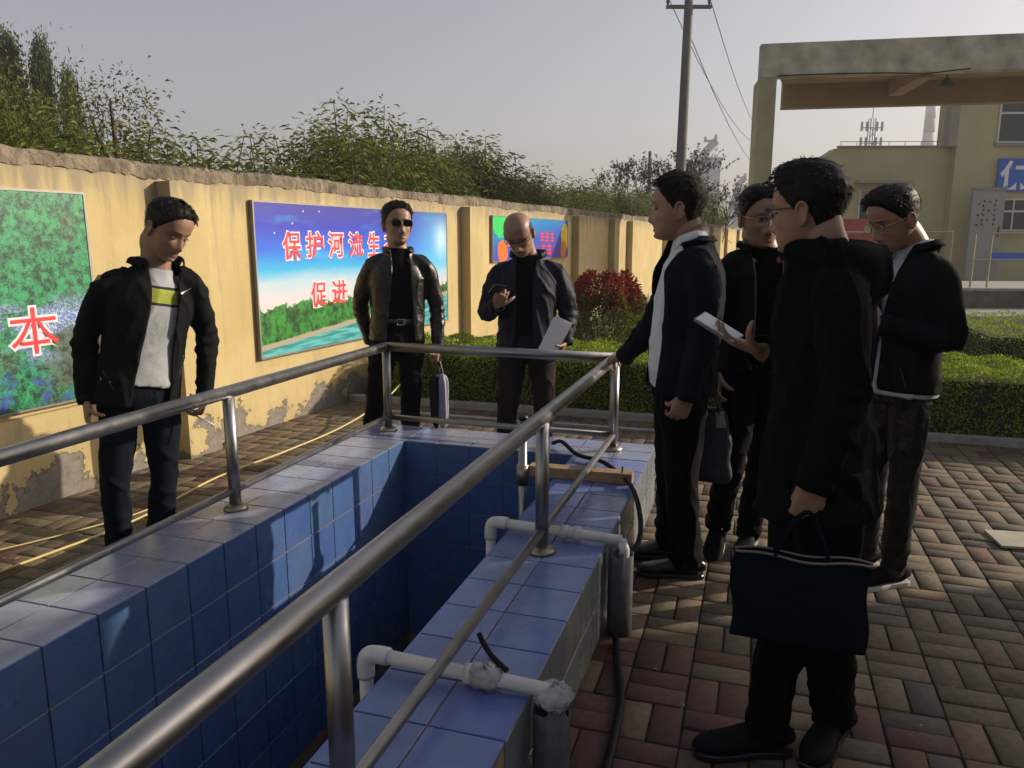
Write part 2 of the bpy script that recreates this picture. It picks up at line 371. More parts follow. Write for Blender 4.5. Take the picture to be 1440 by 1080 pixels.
MB().tube([(0, 0, -.045), (0, 0, .055)], .03, 18).build('clamp', M['flange'], sp, True)
MB().tube([(.0, 0, .285), (0, 0, .303)], .026, 18).build('cap', M['black'], sp, True)

def haze_box():
    m = bpy.data.materials.new('haze_air'); m.use_nodes = True; N = m.node_tree.nodes; N.remove(N['Principled BSDF']); v = N.new('ShaderNodeVolumePrincipled')
    v.inputs['Color'].default_value = (.85, .86, .90, 1); v.inputs['Density'].default_value = .0018; v.inputs['Anisotropy'].default_value = .2
    m.node_tree.links.new(v.outputs[0], N['Material Output'].inputs['Volume'])
    o = MB().box(-180, 240, -30, 330, -2.6, 46).build('haze', m); tag(o, kind='stuff')
haze_box()

rgl = np.random.default_rng(21); nL = 260; LP_ = np.stack([rgl.uniform(-.3, 4.5, nL), rgl.uniform(1.2, 6.2, nL), rgl.uniform(.004, .010, nL)], 1); LP_[180:, 0] = rgl.uniform(-3.7, -2.4, 80); LP_[180:, 1] = rgl.uniform(2.2, 6, 80)
_a = rgl.uniform(0, 6.28, nL); _s = rgl.uniform(.004, .016, nL); _V = []; 
for k in range(nL):
    c_, s_ = math.cos(_a[k])*_s[k], math.sin(_a[k])*_s[k]; x_, y_, z_ = LP_[k]
    _V += [(x_-c_, y_-s_, z_), (x_+s_*.4, y_-c_*.4, z_+.003), (x_+c_, y_+s_, z_+.001), (x_-s_*.5, y_+c_*.5, z_+.004)]
tag(mesh_obj('leaf_litter', _V, np.arange(nL*4).reshape(-1, 4), mat('litter', (.30, .26, .19), .9, island=.5, noise=.1)), kind='stuff')
# ================================================================== yellow boundary wall
WR = math.atan(.0857)
def wall_mat():
    m = bpy.data.materials.new('yellow_plaster'); m.use_nodes = True; t = m.node_tree; N = t.nodes; L = t.links; b = N['Principled BSDF']
    b.inputs['Roughness'].default_value = .9
    tc = N.new('ShaderNodeTexCoord'); sp_ = N.new('ShaderNodeSeparateXYZ'); L.new(tc.outputs['Object'], sp_.inputs[0])
    def noise(scale, vec=None, detail=6, rough=.6):
        n = N.new('ShaderNodeTexNoise'); n.inputs['Scale'].default_value = scale; n.inputs['Detail'].default_value = detail; n.inputs['Roughness'].default_value = rough
        L.new(vec or tc.outputs['Object'], n.inputs['Vector']); return n.outputs[0]
    def math_(op, a, c, clamp=False):
        x = N.new('ShaderNodeMath'); x.operation = op; x.use_clamp = clamp
        for i, v in enumerate((a, c)):
            if hasattr(v, 'is_linked') or not isinstance(v, (int, float)): L.new(v, x.inputs[i])
            else: x.inputs[i].default_value = v
        return x.outputs[0]
    def mapr(v, a, c, d=0., e=1.):
        x = N.new('ShaderNodeMapRange'); x.interpolation_type = 'SMOOTHSTEP'; x.inputs[1].default_value = a; x.inputs[2].default_value = c; x.inputs[3].default_value = d; x.inputs[4].default_value = e
        L.new(v, x.inputs[0]); return x.outputs[0]
    def mix(f, a, c):
        x = N.new('ShaderNodeMix'); x.data_type = 'RGBA'; L.new(f, x.inputs[0])
        for i, v in ((6, a), (7, c)):
            if isinstance(v, tuple): x.inputs[i].default_value = (*v, 1)
            else: L.new(v, x.inputs[i])
        return x.outputs[2]
    mp = N.new('ShaderNodeMapping'); mp.inputs['Scale'].default_value = (1, 5, .55); L.new(tc.outputs['Object'], mp.inputs[0])
    streak = noise(2.2, mp.outputs[0], 8, .62); blot = noise(1.6); fine = noise(14, None, 8, .7); big = noise(3.4, None, 9, .68)
    c = mix(mapr(blot, .35, .65), (.55, .44, .22), (.49, .38, .17))
    c = mix(mapr(streak, .50, .74, 0, .7), c, (.34, .28, .18))
    h = sp_.outputs['Z']
    topd = mapr(math_('ADD', h, math_('MULTIPLY', streak, .9)), 2.08, 2.38, 0, .8); c = mix(topd, c, (.26, .225, .16))
    damp = mapr(math_('SUBTRACT', math_('MULTIPLY', big, 1.1), h), .25, .62, 0, .55); c = mix(damp, c, (.34, .27, .15))
    peel = mapr(math_('SUBTRACT', math_('MULTIPLY', big, 1.0), math_('MULTIPLY', h, .62)), .43, .445)
    c = mix(peel, c, mix(mapr(fine, .3, .7), (.17, .15, .125), (.26, .235, .20)))
    c = mix(mapr(fine, .62, .72, 0, .35), c, (.30, .24, .14))
    L.new(c, b.inputs['Base Color'])
    bp = N.new('ShaderNodeBump'); bp.inputs['Distance'].default_value = .012
    hh = math_('SUBTRACT', math_('MULTIPLY', fine, .35), peel); L.new(hh, bp.inputs['Height']); L.new(bp.outputs[0], b.inputs['Normal'])
    return m
M['wall'] = wall_mat()
M['cap'] = mat('wall_cap_mortar', (.19, .155, .11), .95, noise=.7, nscale=5, detail=10, bump=.02, bscale=22)
wl = empty('boundary_wall', (-3.9, 3, 0), -WR, label='long yellow plastered wall with peeling foot and rough mortar top', cat='wall')
W0, W1 = -9., 46.
def grid_box(x0, x1, y0, y1, z0, z1, ny, jit):
    ys_ = np.linspace(y0, y1, ny); b = MB(); prof = [(x1, z0), (x1, z1-.02), (x1-.03, z1), (x0+.03, z1+.02), (x0, z1-.02), (x0, z0)]
    V = []; 
    for y in ys_:
        for (x, z) in prof: V.append((x+random.uniform(-jit, jit), y, z+random.uniform(-jit, jit)*1.2))
    F = []; k = len(prof)
    for i in range(ny-1):
        for j in range(k): F.append((i*k+j, i*k+(j+1) % k, (i+1)*k+(j+1) % k, (i+1)*k+j))
    return V, F
MB().box(-.22, 0, W0, W1, -.2, 1.90).build('plaster', M['wall'], wl)
V, F = grid_box(-.23, .006, W0, W1, 1.89, 1.985, 1400, .007)
for i_ in range(0, len(V), 6):
    y_ = V[i_][1]; a_ = .010*math.sin(y_*3.1)+.005*math.sin(y_*13.7+1)+.003*math.sin(y_*31); c_ = .008*math.sin(y_*1.9+2)+.004*math.sin(y_*8.3)
    V[i_] = (V[i_][0], y_, V[i_][2]+a_); V[i_+5] = (V[i_+5][0], y_, V[i_+5][2]+a_)
    for k_ in (1, 2, 3, 4): q_ = V[i_+k_]; V[i_+k_] = (q_[0], q_[1], q_[2]+c_)
mesh_obj('mortar_cap', V, F, M['cap'], wl)
for y in (-4.2, 1.25+.0, 5.75, 10.0, 12.3, 13.75, 17.5, 21.5, 25.5, 29.5, 33.5, 37.5, 41.5):
    MB().box(.002, .125, y, y+.30, -.1, 1.865).build('pillar', M['wall'], wl)
# plinth step at the foot of the first bays
MB().box(.002, .045, -5, .55, -.1, .52).build('plinth', M['wall'], wl)
# ------------------------------------------------------------------ poster boards
def poster_mat(kind, y0, y1, z0, z1):
    m = bpy.data.materials.new('poster_print'); m.use_nodes = True; t = m.node_tree; N = t.nodes; L = t.links; b = N['Principled BSDF']
    b.inputs['Roughness'].default_value = .38
    tc = N.new('ShaderNodeTexCoord'); mp = N.new('ShaderNodeMapping'); L.new(tc.outputs['Object'], mp.inputs[0])
    mp.inputs['Scale'].default_value = (1, 1/(y1-y0), 1/(z1-z0)); mp.inputs['Location'].default_value = (0, -y0/(y1-y0), -z0/(z1-z0))
    s = N.new('ShaderNodeSeparateXYZ'); L.new(mp.outputs[0], s.inputs[0]); U, Vv = s.outputs['Y'], s.outputs['Z']
    def no(scale, detail=6, rough=.6, vec=None, sc=None):
        v = vec or tc.outputs['Object']
        if sc: q = N.new('ShaderNodeMapping'); q.inputs['Scale'].default_value = sc; L.new(v, q.inputs[0]); v = q.outputs[0]
        n = N.new('ShaderNodeTexNoise'); n.inputs['Scale'].default_value = scale; n.inputs['Detail'].default_value = detail; n.inputs['Roughness'].default_value = rough
        L.new(v, n.inputs['Vector']); return n.outputs[0]
    def mth(op, a, c):
        x = N.new('ShaderNodeMath'); x.operation = op
        for i, v in enumerate((a, c)):
            if isinstance(v, (int, float)): x.inputs[i].default_value = v
            else: L.new(v, x.inputs[i])
        return x.outputs[0]
    def mr(v, a, c, d=0., e=1.):
        x = N.new('ShaderNodeMapRange'); x.interpolation_type = 'SMOOTHSTEP'
        for i, q in enumerate((a, c, d, e)): x.inputs[i+1].default_value = q
        L.new(v, x.inputs[0]); return x.outputs[0]
    def mix(f, a, c):
        x = N.new('ShaderNodeMix'); x.data_type = 'RGBA'; L.new(f, x.inputs[0])
        for i, v in ((6, a), (7, c)):
            if isinstance(v, tuple): x.inputs[i].default_value = (*v, 1)
            else: L.new(v, x.inputs[i])
        return x.outputs[2]
    def spot(cu, cv, ru, rv):
        a = mth('MULTIPLY', mth('SUBTRACT', U, cu), 1/ru); c = mth('MULTIPLY', mth('SUBTRACT', Vv, cv), 1/rv)
        return mth('ADD', mth('POWER', a, 2.), mth('POWER', c, 2.))
    if kind == 2:
        r = ramp(N, [(0, (.02, .30, .34)), (.36, (.68, .60, .62)), (.48, (.42, .60, .72)), (.56, (.03, .42, .75)), (.70, (.01, .12, .72)), (.84, (.015, .03, .50)), (1, (.03, .03, .30))])
        v2 = mth('ADD', Vv, mth('MULTIPLY', mth('SUBTRACT', no(1.6, 5, .6, None, (1, .4, 2.2)), .5), .12)); L.new(v2, r.inputs[0]); c = r.outputs[0]
        cl = mr(no(1.4, 5, .55, None, (1, .55, 3)), .52, .72, 0, .55); band = mr(Vv, .42, .62); c = mix(mth('MULTIPLY', cl, band), c, (.05, .55, .85))
        fl = mth('EXPONENT', mth('MULTIPLY', spot(.955, .75, .045, .13), -1.), 0); c = mix(fl, c, (.95, .95, .85))
        fr = mth('EXPONENT', mth('MULTIPLY', spot(.93, .72, .16, .30), -1.), 0); c = mix(mth('MULTIPLY', fr, .6), c, (.15, .6, .9))
        st = N.new('ShaderNodeTexVoronoi'); st.inputs['Scale'].default_value = 6.5; L.new(tc.outputs['Object'], st.inputs['Vector'])
        sf = mth('MULTIPLY', mr(st.outputs['Distance'], .02, .07, 1, 0), mth('MULTIPLY', mr(Vv, .5, .62), mr(U, .25, .45, 1, .15))); c = mix(sf, c, (.7, .85, .95))
        bank = mth('ADD', mth('MULTIPLY', U, .20), .085)      # the river bank climbs to the right
        tn = no(5.5, 8, .7); tn2 = no(22, 6, .7)
        treetop = mth('ADD', mth('MULTIPLY', mth('SUBTRACT', tn, .5), .22), mth('ADD', .325, mth('MULTIPLY', U, .04)))
        tree = mth('MULTIPLY', mr(mth('SUBTRACT', treetop, Vv), -.004, .006), 1.)
        tcol = mix(mr(mth('ADD', mth('MULTIPLY', tn, .6), mth('MULTIPLY', tn2, .5)), .42, .68), (.004, .035, .006), (.035, .27, .035)); c = mix(tree, c, tcol)
        bk = mr(mth('SUBTRACT', mth('ADD', bank, mth('MULTIPLY', mth('SUBTRACT', tn, .5), .03)), Vv), -.004, .004); c = mix(bk, c, (.36, .33, .24))
        rv = mr(mth('SUBTRACT', mth('SUBTRACT', bank, .035), Vv), -.003, .003); wv = no(6, 4, .5, None, (1, .6, 6)); c = mix(rv, c, mix(mr(wv, .35, .65), (.02, .22, .25), (.12, .50, .50)))
    elif kind == 1:
        a = no(20, 10, .85); b2 = no(1.9, 6, .6); c3 = no(75, 6, .85)
        g = mix(mr(a, .42, .58), (.004, .030, .02), (.03, .34, .13)); g = mix(mr(c3, .58, .72, 0, .8), g, (.30, .62, .42))
        g = mix(mr(b2, .52, .64, 0, .75), g, mix(mr(a, .42, .6), (.05, .03, .03), (.14, .15, .12)))
        wz = mth('MULTIPLY', mr(Vv, .55, .42), mr(Vv, .18, .3)); wf = mth('MULTIPLY', wz, mr(no(3.2, 8, .75, None, (1, .6, 1.6)), .44, .56))
        g = mix(wf, g, mix(mr(c3, .42, .6), (.03, .09, .42), (.55, .66, .78)))
        fl = mth('MULTIPLY', mr(Vv, .26, .1), mr(no(7, 8, .8), .5, .62)); g = mix(fl, g, (.05, .08, .42)); c = g
    else:
        r = ramp(N, [(0, (.10, .03, .35)), (.5, (.02, .10, .50)), (1, (.01, .28, .60))]); L.new(mth('ADD', mth('MULTIPLY', U, -.5), mth('ADD', Vv, .25)), r.inputs[0]); c = r.outputs[0]
        n = mth('MULTIPLY', no(6, 4, .6), .9)
        c = mix(mr(mth('ADD', spot(.10, .82, .12, .36), n), 1.25, 1.1), c, (.02, .62, .12)); c = mix(mr(mth('ADD', spot(.11, .22, .06, .3), n), 1.3, 1.15), c, (.80, .16, .02))
        c = mix(mr(mth('ADD', spot(.95, .55, .07, .4), n), 1.3, 1.15), c, (.72, .55, .03)); c = mix(mr(mth('ADD', spot(.93, .2, .05, .3), n), 1.3, 1.15), c, (.55, .2, .02))
    L.new(c, b.inputs['Base Color'])
    return m
M['frame'] = mat('board_frame', (.23, .22, .21), .5, .6)
M['red'] = mat('red_lettering', (.80, .025, .035), .5); M['whitep'] = mat('white_outline', (.82, .70, .74), .5)
def glyph(ch, parent, m, size, loc, mtx, offset, extrude, name):
    c = bpy.data.curves.new('t', 'FONT'); c.body = ch; c.size = 1; c.align_x = 'CENTER'; c.offset = offset; c.extrude = 0; c.resolution_u = 3
    o = bpy.data.objects.new('t', c); COL.objects.link(o)
    me = bpy.data.meshes.new_from_object(o.evaluated_get(bpy.context.evaluated_depsgraph_get())); bpy.data.objects.remove(o)
    co = np.empty(len(me.vertices)*3); me.vertices.foreach_get('co', co); co = co.reshape(-1, 3)
    return me, co
def place_glyph(ch, parent, y0, y1, z0, z1, x, bold=.022, outline=.075, mf=None, mo=None):
    for nm, off, mm, dx in (('letter_outline', outline, mo, 0), ('letter', bold, mf, .0022)):
        if mm is None: continue
        me, co = glyph(ch, None, None, 1, None, None, off, 0, nm)
        if nm == 'letter_outline' or mo is None: lo, hi = co.min(0), co.max(0)
        d0 = outline-bold if (nm == 'letter' and mo is not None) else 0
        P = np.zeros_like(co); P[:, 1] = y0+(co[:, 0]-lo[0])/(hi[0]-lo[0])*(y1-y0); P[:, 2] = z0+(co[:, 1]-lo[1])/(hi[1]-lo[1])*(z1-z0); P[:, 0] = x+dx
        me.vertices.foreach_set('co', P.ravel().astype(np.float32)); me.update(); me.name = nm
        me.materials.clear(); me.materials.append(mm)
        o = bpy.data.objects.new(nm, me); COL.objects.link(o); o.parent = parent
def board(kind, y0, y1, z0, z1, label):
    t = empty('poster_board', wl.matrix_basis @ Vector((.0, y0, 0)), -WR, label=label, cat='poster board')
    w_ = y1-y0; x0, x1 = .006, .036
    MB().box(x0, x1, .014, w_-.014, z0+.014, z1-.014).build('print_panel', poster_mat(kind, 0, w_, z0, z1), t)
    f = MB()
    for a in ((0, w_, z0, z0+.013), (0, w_, z1-.013, z1), (0, .013, z0+.013, z1-.013), (w_-.013, w_, z0+.013, z1-.013)): f.box(x0-.002, x1+.004, a[0], a[1], a[2], a[3])
    f.build('frame', M['frame'], t); return t, x1+.0012
t, bx = board(1, -1.2, .69, .55, 1.765, 'poster board printed with green foliage and one red character, leftmost on the wall')
place_glyph('本', t, 1.2+.125, 1.2+.45, .85, 1.135, bx, .0, .045, M['red'], M['whitep'])
t, bx = board(2, 2.12, 5.32, .56, 1.785, 'blue poster board with river and trees, red slogan, behind the man in sunglasses')
for ch, a, c in zip('保护河流生态', (2.436, 2.736, 3.045, 3.354, 3.67, 3.965), (2.70, 3.0, 3.30, 3.614, 3.90, 4.22)): place_glyph(ch, t, a-2.12, c-2.12, 1.318, 1.566, bx, .012, .06, M['red'], M['whitep'])
for ch, a, c in zip('促进人', (2.771, 3.064, 3.38), (3.02, 3.331, 3.66)): place_glyph(ch, t, a-2.12, c-2.12, .905, 1.145, bx, .012, .06, M['red'], M['whitep'])
t, bx = board(3, 6.60, 9.66, 1.19, 1.79, 'small colourful poster board with green leaf shape, beyond the bald man')
for i, (a, c, z0, z1) in enumerate([(1.75, 1.9, 1.46, 1.6), (1.95, 2.12, 1.45, 1.61), (2.2, 2.36, 1.45, 1.6), (1.8, 1.98, 1.27, 1.42), (2.05, 2.25, 1.26, 1.42)]):
    b = MB(); 
    for k in range(3): b.box(bx, bx+.002, a+.0, c, z0+(z1-z0)*k/3, z0+(z1-z0)*(k/3+.16))
    b.box(bx+.0022, bx+.003, (a+c)/2-.015, (a+c)/2+.015, z0, z1); b.build('letter', M['red'], t)
# ================================================================== vegetation
def leaf_mat(name, c1, c2, trans=.35):
    m = bpy.data.materials.new(name); m.use_nodes = True; t = m.node_tree; N = t.nodes; L = t.links; b = N['Principled BSDF']
    g = N.new('ShaderNodeNewGeometry'); r = ramp(N, [(0, c1), (1, c2)]); L.new(g.outputs['Random Per Island'], r.inputs[0])
    L.new(r.outputs[0], b.inputs['Base Color']); b.inputs['Roughness'].default_value = .6; b.inputs['Specular IOR Level'].default_value = .25
    tr = N.new('ShaderNodeBsdfTranslucent'); L.new(r.outputs[0], tr.inputs[0]); mx = N.new('ShaderNodeMixShader'); mx.inputs[0].default_value = trans
    L.new(b.outputs[0], mx.inputs[1]); L.new(tr.outputs[0], mx.inputs[2]); L.new(mx.outputs[0], N['Material Output'].inputs[0]); return m
M['leafA'] = leaf_mat('shrub_leaves', (.045, .075, .013), (.21, .22, .04))
M['leafB'] = leaf_mat('conifer_leaves', (.03, .05, .022), (.10, .13, .05), .2)
M['leafH'] = leaf_mat('hedge_leaves', (.10, .18, .016), (.42, .52, .04), .3)
M['leafR'] = leaf_mat('young_red_leaves', (.08, .016, .010), (.32, .035, .025), .3)
M['leafD'] = leaf_mat('dry_leaves', (.05, .04, .03), (.10, .07, .04), .2)
M['bark'] = mat('bark', (.085, .065, .045), .9, noise=.3, nscale=20)
def leaves(P, D, lw, ll, rg):
    """one bent leaf (2 quads) per point P, pointing along D"""
    n = len(P); D = D/np.linalg.norm(D, axis=1)[:, None]; r = rg.normal(size=(n, 3)); S = np.cross(D, r); S /= np.linalg.norm(S, axis=1)[:, None]
    L_ = (ll*rg.uniform(.65, 1.25, n))[:, None]; W_ = (lw*rg.uniform(.7, 1.2, n))[:, None]; Nn = np.cross(S, D); dz = np.array([0, 0, -1.])
    mid = P+D*L_*.5; tip = P+D*L_*.95+dz*L_*.28
    V = np.stack([P, mid+S*W_*.5+Nn*W_*.15, tip, mid-S*W_*.5+Nn*W_*.15], 1).reshape(-1, 3); F = np.arange(n*4).reshape(-1, 4)
    return V, F
def shoots(seed, h, spread, nst, per, lw, ll, rg=None):
    rg = np.random.default_rng(seed); P = []; D = []; st = MB()
    for i in range(nst):
        a = rg.uniform(0, 6.28); r = spread*math.sqrt(rg.uniform()); top = np.array([math.cos(a)*r, math.sin(a)*r, h*rg.uniform(.72, 1.0)]); base = top*np.array([.25, .25, 0])
        bend = np.array([rg.normal()*.06, rg.normal()*.06, 0])
        pts = [base+(top-base)*t+bend*math.sin(t*3.14) for t in (0, .33, .66, 1)]
        st.tube(pts, [.006, .005, .0035, .0012], 5)
        cs = catmull(pts, 8)
        for k in range(per):
            t = rg.uniform(.12, 1)**.8; q = cs[min(int(t*len(cs)), len(cs)-1)]; az = rg.uniform(0, 6.28); lat = rg.uniform(.01, .13)*(1.15-t*.75)
            dr = np.array([math.cos(az), math.sin(az), rg.uniform(-.5, .9)]); P.append(q+dr*lat); D.append(dr+np.array([0, 0, -.25]))
    V, F = leaves(np.array(P), np.array(D), lw, ll, rg); return V, F, st
protos = {}
def plant(kind, loc, h, rot, label, cat, group, make, mleaf, mstem=M['bark'], sx=1.):
    if kind not in protos: protos[kind] = make()
    V, F, st = protos[kind][:3]; t = empty('shrub' if cat == 'shrub' else 'tree', loc, rot, label=label, cat=cat, group=group)
    H0 = protos[kind][3] if len(protos[kind]) > 3 else 1.
    t.scale = (h/H0*sx, h/H0*sx, h/H0)
    if isinstance(V, np.ndarray):
        a = mesh_obj('crown', V, F, mleaf, t); b = st.build('trunk', mstem, t); protos[kind] = (a.data, b.data, None, H0)
    else:
        for nm, me in (('crown', V), ('trunk', F)):
            o = bpy.data.objects.new(nm, me); COL.objects.link(o); o.parent = t
    return t
PL = [(-3.84,6.3,2.6),(-3.63,6.3,2.55),(-3.41,6.3,2.48),(-3.24,6.5,2.42),(-3.22,6.8,2.38),(-3.12,7,2.46),(-3.04,7.5,2.54),(-2.96,8,2.58),(-2.75,8.3,2.52),(-2.6,8.8,2.64),(-2.43,9.2,2.85),(-2.28,9.8,3.06),(-2.12,10.5,3.28),(-1.93,11,3.26),(-1.69,12,3.30),(-1.37,13,3.3),(-.99,14,3.32),(-.64,14.5,3.1),(-.28,15.5,2.85),(.45,17,2.95),(1.19,19,2.85),(2.06,21,2.95),(3.22,24,3.0),(4.35,27,3.0)]
si = 0
def mk_shoot(s, n=13, per=160): return lambda: (*shoots(s, 1., .17, n, per, .009, .037), 1.)
rs = random.Random(3)
G1 = 'leafy shrubs behind the yellow wall'
for i in range(len(PL)-1):
    u0, D0, h0 = PL[i]; u1, D1, h1 = PL[i+1]; gap = math.hypot(u1-u0, D1-D0); k = max(1, round(gap/.42))
    for j in range(k):
        f = (j+rs.random()*.7)/k
        for row in range(3):
            D = D0+(D1-D0)*f+(0, .5, .25)[row]+rs.uniform(-.1, .25); u = (u0+(u1-u0)*f)*D/(D0+(D1-D0)*f)+rs.uniform(-.12, .12); h = (h0+(h1-h0)*f)*(rs.uniform(.82, 1.0) if row == 0 else rs.uniform(.80, 1.02))
            x, y = cf(u, D); xw = -3.9+.0857*(y-3); h *= 1.12 if rs.random() < .18 else 1.
            if x > xw-.45: x = xw-.45-rs.random()*.2
            plant('s%d' % (si % 5), (x, y, 0), h, rs.uniform(0, 6.28), 'dense leafy shrub with long narrow leaves, one of the row behind the yellow wall', 'shrub', G1, mk_shoot(si % 5+10), M['leafA'], sx=rs.uniform(1.1, 1.45)); si += 1
# dense left clump
def mk_blob(seed, n, H, Rd, lw, ll, tz=.0, cone=0):
    def f():
        rg = np.random.default_rng(seed); P = []; D = []; nc = 60
        for k in range(nc):
            z = rg.uniform(.08, 1.)*H; rr = Rd*((1-z/H)**.75 if cone else math.sqrt(max(.06, 1-(z/H*1.9-.95)**2)))*rg.uniform(.35, 1.05); a = rg.uniform(0, 6.28)
            c = np.array([math.cos(a)*rr, math.sin(a)*rr, z]); m_ = n//nc; s = Rd*(.16 if cone else .24)
            q = c+rg.normal(size=(m_, 3))*np.array([s, s, s*1.1]); P.append(q); d = q-np.array([0, 0, z*.9]); d = d/np.linalg.norm(d, axis=1)[:, None]+rg.normal(size=(m_, 3))*.6; d[:, 2] += (.5 if cone else -.2); D.append(d)
        P = np.vstack(P); D = np.vstack(D); P = P[P[:, 2] > .02]; D = D[:len(P)]
        V, F = leaves(P, D, lw, ll, rg); st = MB(); st.tube([(0, 0, 0), (0.02*H, 0, .5*H), (0, 0, .95*H)], [.03*H, .02*H, .004*H], 6)
        for k in range(8):
            a = rg.uniform(0, 6.28); z = rg.uniform(.25, .75)*H; st.tube([(0, 0, z), (math.cos(a)*Rd*.7, math.sin(a)*Rd*.7, z+.2*H)], [.012*H, .003*H], 5)
        return V, F, st, H
    return f
for u, D, h, sx in ((-4.9, 7.2, 2.85, .62), (-4.45, 6.9, 2.62, .55), (-5.6, 7.5, 2.95, .7), (-4.5, 8.2, 2.75, .55)):
    x, y = cf(u, D); plant('bush', (x, y, 0), h, rs.uniform(0, 6), 'big dense bright green bush leaning over the left end of the yellow wall', 'shrub', 'big bushes over the left end of the wall', mk_blob(5, 11000, 3., 1.1, .02, .085), M['leafA'], sx=sx)
for i, (u, D, h, sx) in enumerate(((-15.5, 25, 7.2, .62), (-14.4, 25, 7.0, .42), (-13.65, 25, 6.2, .36), (-16.8, 25.5, 7.0, .7))):
    x, y = cf(u, D); plant('con%d' % (i % 2), (x, y, 0), h, rs.uniform(0, 6), ['tall dark evergreen, broadest of those behind the left bush', 'tall slim evergreen in the middle of the group at the left', 'shortest slim evergreen at the right of the left group', 'tall dark evergreen cut by the left picture edge'][i], 'tree', None, mk_blob(20+i % 2, 30000, 8., 1.9, .11, .24, cone=1), M['leafB'], sx=sx)
# yellowing taller bush just left of the middle pillar
x, y = cf(-3.42, 6.9); plant('yel', (x, y, 0), 2.78, 0, 'thin shrub with yellowing leaves rising above the wall at the left', 'shrub', None, mk_blob(33, 3600, 3., .55, .02, .065), leaf_mat('yellowing_leaves', (.04, .06, .015), (.20, .15, .04)))
# dark bushes and bare trees near the pole
for u, D, h, sx in ((8.1, 33, 2.95, .6), (5.3, 31, 2.9, .6), (6.4, 31, 2.7, .6), (7.2, 32, 2.8, .6), (9.3, 36, 2.3, .6)):
    x, y = cf(u, D); plant('bush2', (x, y, 0), h, rs.uniform(0, 6), 'rounded dark bush above the far end of the wall', 'shrub', 'dark bushes by the far end of the wall', mk_blob(6, 9000, 3., 1.3, .07, .16), M['leafA'], sx=sx)
def mk_bare(seed, H):
    def f():
        rg = np.random.default_rng(seed); st = MB(); P = []; D = []
        def br(p, d, l, r, lev):
            q = p+d*l; st.tube([p, (p+q)/2+rg.normal(size=3)*l*.04, q], [r, r*.8, r*.55], 5)
            if lev == 0:
                for k in range(6): P.append(p+(q-p)*rg.uniform(.2, 1)); D.append(rg.normal(size=3))
                return
            for k in range(3 if lev < 3 else 4):
                dd = d+rg.normal(size=3)*.42; dd[2] = abs(dd[2])+.15; dd /= np.linalg.norm(dd); br(p+(q-p)*rg.uniform(.55, 1), dd, l*rg.uniform(.55, .8), r*.55, lev-1)
        br(np.zeros(3), np.array([0, 0, 1.]), H*.36, .05, 4); V, F = leaves(np.array(P), np.array(D), .07, .11, rg); return V, F, st, float(V[:, 2].max())
    return f
for i, (u, D, h) in enumerate(((5.5, 30, 5.1), (4.3, 30, 4.7), (6.9, 31, 4.8), (8.2, 31, 3.7))):
    x, y = cf(u, D); plant('bare%d' % (i % 2), (x, y, 0), h, i*1.7, ['sparse half bare tree nearest the utility pole', 'sparse half bare tree left of the small pole', 'sparse half bare tree in front of the nearer headframe', 'low bare branches in front of the farther headframe'][i], 'tree', None, mk_bare(40+i % 2, 5.5), M['leafD'])
# hedges
def hedge(x0, x1, y0, y1, h, label, n, skew=0.):
    t = empty('hedge', ((x0+x1)/2, (y0+y1)/2, 0), label=label, cat='hedge'); cx, cy = (x0+x1)/2, (y0+y1)/2; rg = np.random.default_rng(int(abs(x0*100)))
    a, b = (x1-x0)/2, (y1-y0)/2
    MB().box(-a+.05, a-.05, -b+.05, b-.05, 0, h-.06).build('branches', M['twig'], t)
    nt_ = int(n*.62); nf_ = n-nt_
    def wob(p, q): return .025*np.sin(p*7+1)*np.cos(q*9)+.02*np.sin(p*17)
    p = rg.uniform(-a, a, nt_); q = rg.uniform(-b, b, nt_); z = h+wob(p, q)-np.abs(rg.normal(size=nt_))*.03; P1 = np.stack([p, q, z], 1); D1 = rg.normal(size=(nt_, 3))*.55+np.array([0, 0, 1.])
    p = rg.uniform(-a, a, nf_); z = rg.uniform(.02, h, nf_); side = rg.uniform(size=nf_) < .8
    q = np.where(side, -b+wob(p, z)+np.abs(rg.normal(size=nf_))*.03, rg.uniform(-b, b, nf_)); p = np.where(side, p, np.sign(p)*a); P2 = np.stack([p, q, z], 1); D2 = rg.normal(size=(nf_, 3))*.7+np.array([0, -.8, .35])
    V, F = leaves(np.vstack([P1, P2]), np.vstack([D1, D2]), .013, .026, rg); mesh_obj('leaves', V, F, M['leafH'], t); return t
M['twig'] = mat('hedge_twigs', (.030, .030, .014), .95, noise=.5, nscale=30, bump=.02, bscale=40)
hedge(-3.35, .3, 6.42, 7.55, .50, 'clipped box hedge behind the two men at the yellow wall', 52000)
hedge(.62, 5.4, 6.42, 7.55, .50, 'clipped hedge at the right, front edge along the brick paving', 50000)
hedge(2.35, 8.2, 9.3, 11.9, .52, 'clipped hedge farther back at the right, in front of the raised walkway', 42000)
x, y = cf(1.0, 8.35)
t = empty('photinia_bush', (x, y, 0), label='rounded bush with red young leaves over green, beside the yellow wall', cat='bush'); t.scale = (.92, .92, .93)
